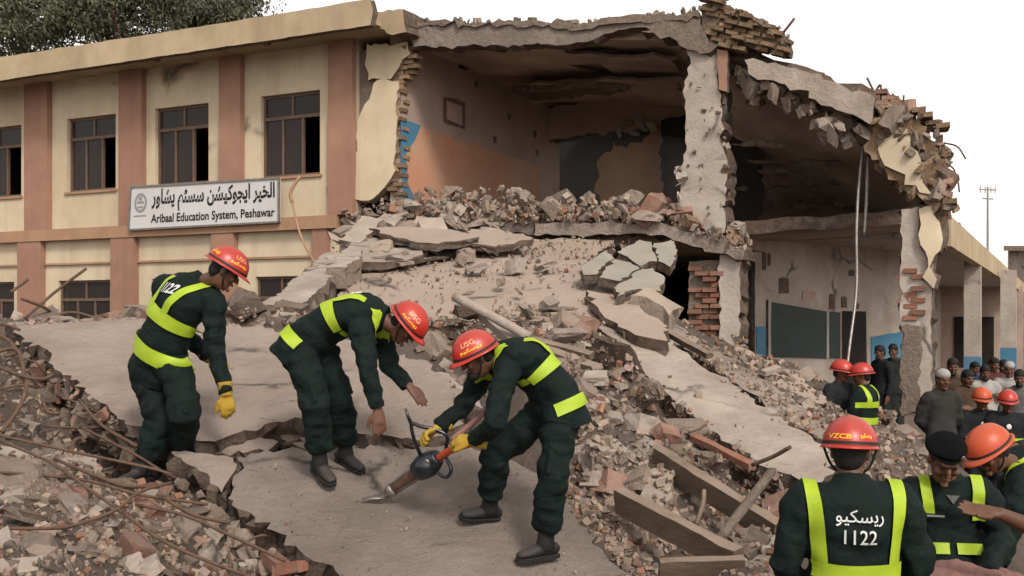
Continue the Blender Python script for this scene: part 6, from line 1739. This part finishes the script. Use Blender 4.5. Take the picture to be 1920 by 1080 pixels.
m = MB(); m.tube([ja + Vector((0, 0, -.01)), ja.lerp(tip, .5), tip], [(.03, .008), (.026, .006), (.006, .003)], 10, [Vector((0, 1, .4))] * 3); m.build('blade', M['steel'], cut, True)
# front hand bow, rear grip, guard ring
m = MB(); m.tube(catmull([at(788, 852, 6.56), at(776, 822, 6.5), at(772, 795, 6.48), at(790, 800, 6.46), at(818, 806, 6.46), at(838, 818, 6.46), at(836, 842, 6.5)], 5), .012, 10); m.build('front_handle', M['toolblack'], cut, True)
MB().tube([at(772, 797, 6.48), at(764, 778, 6.48), at(760, 766, 6.48)], [.012, .01, .006], 8).build('lever', M['toolblack'], cut, True)
m = MB(); m.tube(catmull([at(818, 862, 6.54), at(845, 844, 6.42), at(868, 836, 6.34), at(880, 832, 6.3)], 4), [.024] * 13, 12); m.build('rear_grip', M['toolorange'], cut, True)
m = MB(); m.tube(catmull([at(818, 885, 6.5), at(836, 895, 6.46), at(846, 880, 6.44), at(836, 858, 6.46)], 5), .012, 8); m.build('guard', M['toolblack'], cut, True)
rod([(848, 825, 6.35), (900, 780, 6.6), (926, 752, 6.9)], .02, 'pale air hose running from the power cutter behind the arm', 'hose', M['pinkcloth'], 'hose')

# ------------------------------------------------------------------ foreground people at the right
gR = 'rescuers at the front right'
J = stand((0, 0, 0), (.10, 1), 1.80, turn=.32)
k0 = at(1596, 905, 4.6)
dv = k0 - J['neck']; J = {n: (v + dv if n not in ('fwd', 'hf', 'hu') and isinstance(v, Vector) else v) for n, v in J.items()}
J['shL'] += Vector((-.03, 0, -.02)); J['shR'] += Vector((.03, 0, -.02)); J['elL'] += Vector((-.045, 0, 0)); J['elR'] += Vector((.045, 0, 0)); J['wrL'] += Vector((-.04, 0, 0)); J['wrR'] += Vector((.04, 0, 0))
J['head'] = at(1594, 846, 4.64)
J['wrL'] += Vector((.1, .25, .05)); J['wrR'] += Vector((-.1, .25, .05))
p4 = Body(J, 'big rescuer seen from behind with red helmet and large print on his green jacket', group=gR, seed=4, chub=1.12, folds=.8)
p4.band(.30, .062, 196, 344); p4.strap(1, .30, .5, w=.058, xb=.155, xt=.185); p4.strap(-1, .30, .5, w=.058, xb=.155, xt=.185)
p4.back_text(RESCUE, .735, .20, .075, bold=.006); p4.back_text('1122', .575, .135, .062, bold=.006)
p4.helmet_text('VZCB', math.pi + .28, .30, .95, .17, 'yellow', .03); p4.helmet_text(RESCUE, math.pi - .75, .33, .5, .2, 'yellow', .04)

J = stand((0, 0, 0), (-.12, -1), 1.74, 'front')
dv = at(1777, 900, 5.6) - J['neck']; J = {n: (v + dv if n not in ('fwd', 'hf', 'hu') and isinstance(v, Vector) else v) for n, v in J.items()}
J['head'] = at(1772, 862, 5.5); J['hf'] = Vector((-.12, -.85, -.52)); J['hu'] = Vector((0, -.5, .86)); J['bend'] = .05
J['elL'] = at(1878, 1010, 5.5); J['elR'] = at(1682, 1000, 5.5); J['wrL'] = at(1850, 1075, 5.2); J['wrR'] = at(1720, 1075, 5.2)
p5 = Body(J, 'officer in black beret looking down, green jacket with yellow tape', group=gR, headgear='beret', seed=5, chub=1.04)
p5.band(.24, .062, 20, 84); p5.band(.24, .062, 96, 160); p5.strap(1, .6, .62, w=.06, xt=.135, xf=.12, back=False); p5.strap(-1, .6, .55, w=.06, xt=.135, xf=.13, back=False)
p5.back_text('-', .60, .085, .012, mat='greyink', bold=0, x0_=-.085, face=1)
vn = MB(); vn.add([p5.ring_pt(.93, R(90), .02), p5.ring_pt(.93, R(72), .02), p5.ring_pt(.82, R(90), .02), p5.ring_pt(.93, R(108), .02)], [(0, 1, 2), (0, 2, 3)]); vn.build('undershirt', M['cloth_grey'], p5.jacket)

J = A3(pel=(2020, 965, 6.35), neck=(1902, 872, 6.2), head=(1856, 846, 6.1), shL=(1908, 918, 5.98), shR=(1910, 880, 6.4), elL=(1893, 1000, 5.9), wrL=(1872, 1060, 5.85), elR=(1862, 970, 6.45), wrR=(1840, 1040, 6.4),
       hpL=(2030, 985, 6.25), hpR=(2030, 978, 6.48), knL=(1995, 1120, 6.2), knR=(1995, 1115, 6.5))
for q, x in (('L', 1.0), ('R', 1.22)):
    J['an' + q] = Vector((J['kn' + q].x + .08, J['kn' + q].y, .12)); J['to' + q] = J['an' + q] + Vector((-.16, 0, -.04))
J.update(fwd=Vector((-.6, -.05, -.75)), hf=Vector((-.82, -.25, -.55)), hu=Vector((-.5, -.1, .82)), bend=.08)
p6 = Body(J, 'rescuer in orange helmet bending in from the right edge behind the officer', group=gR, shell='orangered', seed=6)
p6.band(.55, .062, 172, 368); p6.strap(1, .55, .5, w=.06, xb=.09, xt=.12); p6.strap(-1, .55, .5, w=.06, xb=.09, xt=.12); p6.back_text('1122', .82, .17, .07, bold=.03); p6.band(.12, .062, 172, 368)

J = stand((2.62, 4.35, -.02), (-1, .35), 1.72)
J['elL'] = at(2010, 1035, 4.2); J['shL'] = at(2095, 940, 4.1); J['elR'] = at(1975, 1008, 4.75); J['wrR'] = at(1872, 962, 4.72); J['hdR'] = Vector((-1, .1, .12)); J['pnR'] = Vector((0, -.5, .85)); J['shR'] = J['shR'] + Vector((-.02, .02, -.04))
p7 = Body(J, 'bare forearm and open hand of a bystander reaching in at the right edge', group='bystanders', headgear=None, jacket='kameez', trousers='kameez', sleeves=False, curl=(.4, .12), seed=7, boots=False)

# pink cloth over the casualty below the officer
rd = random.Random(4)
pc = MB()
for px, py, D, r in [(1790, 1100, 5.1, .16), (1760, 1108, 5.0, .15), (1830, 1112, 5.1, .16), (1872, 1108, 5.2, .14), (1730, 1120, 5.0, .13), (1900, 1125, 5.1, .15)]:
    pc.blob(at(px, py, D), (r * 1.2, r, r * .8), None, 16, 10)
    p = at(px, py, D); pc.tube([Vector((p.x, p.y, h1(p.x, p.y) - .05)), p], [r * 1.0, r * .8], 12)
cl = empty('blanket', at(1800, 1200, 5.1), 'crumpled dusty pink blanket heaped in front of the officer', 'blanket')
bo = remesh(pc, 'cloth', M['pinkcloth'], cl, .012, 5, .07, .12)

# ------------------------------------------------------------------ people further back
def on_mound(px, py_head, D, h, dz=0.0):
    """base so that the top of the head is seen at that pixel"""
    p = at(px, py_head, D); return Vector((p.x, p.y, p.z - h))
def tape(b, t=.35): b.band(t, .06, 0, 360); 
J = stand(on_mound(1575, 672, 13.2, 1.78), (.5, -.8), 1.74, 'front', turn=-.3)
q1 = Body(J, 'distant rescuer with red helmet standing on the dusty slope, dark jacket', group='rescuers on the dusty slope', voxel=.018, seed=11, jacket='navy', trousers='green')
J = stand(on_mound(1619, 679, 13.0, 1.74), (-.5, .6), 1.70, 'front', turn=-.5)
q2 = Body(J, 'distant rescuer with red helmet and yellow crossed tape on the dusty slope', group='rescuers on the dusty slope', voxel=.018, seed=12)
q2.band(.2, .07, 180, 360); q2.band(.55, .07, 180, 360); q2.strap(1, .55, .5, w=.06); q2.strap(-1, .55, .5, w=.06)
for px, py, D, f, lb, sd_, shl in [(1840, 724, 13.0, (-.2, -1), 'firefighter in dark coat with yellow bands, orange helmet, beside the verandah', 13, 'orangered'), (1889, 728, 12.8, (-.3, -1), 'firefighter in dark coat with yellow bands, pale red helmet, nearest the right edge', 14, 'red')]:
    J = stand(on_mound(px, py, D, 1.78), f, 1.74, 'front')
    b = Body(J, lb, group='firefighters', voxel=.018, seed=sd_, jacket='navy', trousers='navy', shell=shl, chub=1.12)
    b.band(.35, .05, 0, 360); b.band(.18, .045, 0, 360)
    MB().blob(b.ring_pt(.72, R(90), .01), (.035, .012, .035)).build('chest_badge', M['print'], b.jacket, True)
def civ(px, py, D, h, f, cloth, lb, sd_, arms='down', hg=None, tunic=.55, trous=None):
    J = stand(on_mound(px, py, D, h + .02), f, h, arms)
    return Body(J, lb, group='onlookers by the verandah', voxel=.02, seed=sd_, jacket=cloth, trousers=trous or cloth, headgear=hg, tunic=tunic, boots=False, beard=sd_ % 2 == 0)
civ(1766, 688, 12.6, 1.76, (.1, -1), 'kameez', 'man in charcoal tunic with white cap and dark beard facing the camera', 21, 'behind', 'cap')
civ(1786, 668, 15.5, 1.76, (-.3, -1), 'cloth_brown', 'man in brown tunic just behind the man in the white cap', 22)
civ(1812, 690, 15.0, 1.72, (.2, -1), 'cloth_brown', 'man in brown clothes right of the white capped man', 23, 'folded')
civ(1846, 682, 17.0, 1.70, (-.2, -1), 'cloth_white', 'onlooker in off white tunic behind the firefighters', 24)
civ(1862, 668, 18.5, 1.75, (.2, -1), 'cloth_maroon', 'onlooker in maroon between the two verandah columns', 25)
civ(1880, 672, 19.0, 1.72, (0, -1), 'cloth_grey', 'onlooker in grey beside the farther verandah column', 26)
civ(1893, 675, 17.0, 1.76, (-.5, -1), 'cloth_white', 'onlooker in white headcloth near the right edge', 27, 'folded', 'cap')
civ(1912, 690, 15.5, 1.74, (-.5, -1), 'cloth_grey', 'onlooker cut by the right edge of the picture', 28)
civ(1826, 676, 19.5, 1.72, (.3, -1), 'cloth_blue', 'onlooker in blue beside the nearer verandah column', 29)
civ(1652, 645, 18.6, 1.75, (-.8, -.3), 'navy', 'onlooker with clothes darkened for shade, standing inside beside the far column', 30)  # dark cloth colour stands in for the deep shade inside
civ(1676, 642, 18.8, 1.78, (-.6, -.6), 'kameez', 'onlooker in black standing deep in the shade by the far column', 31)
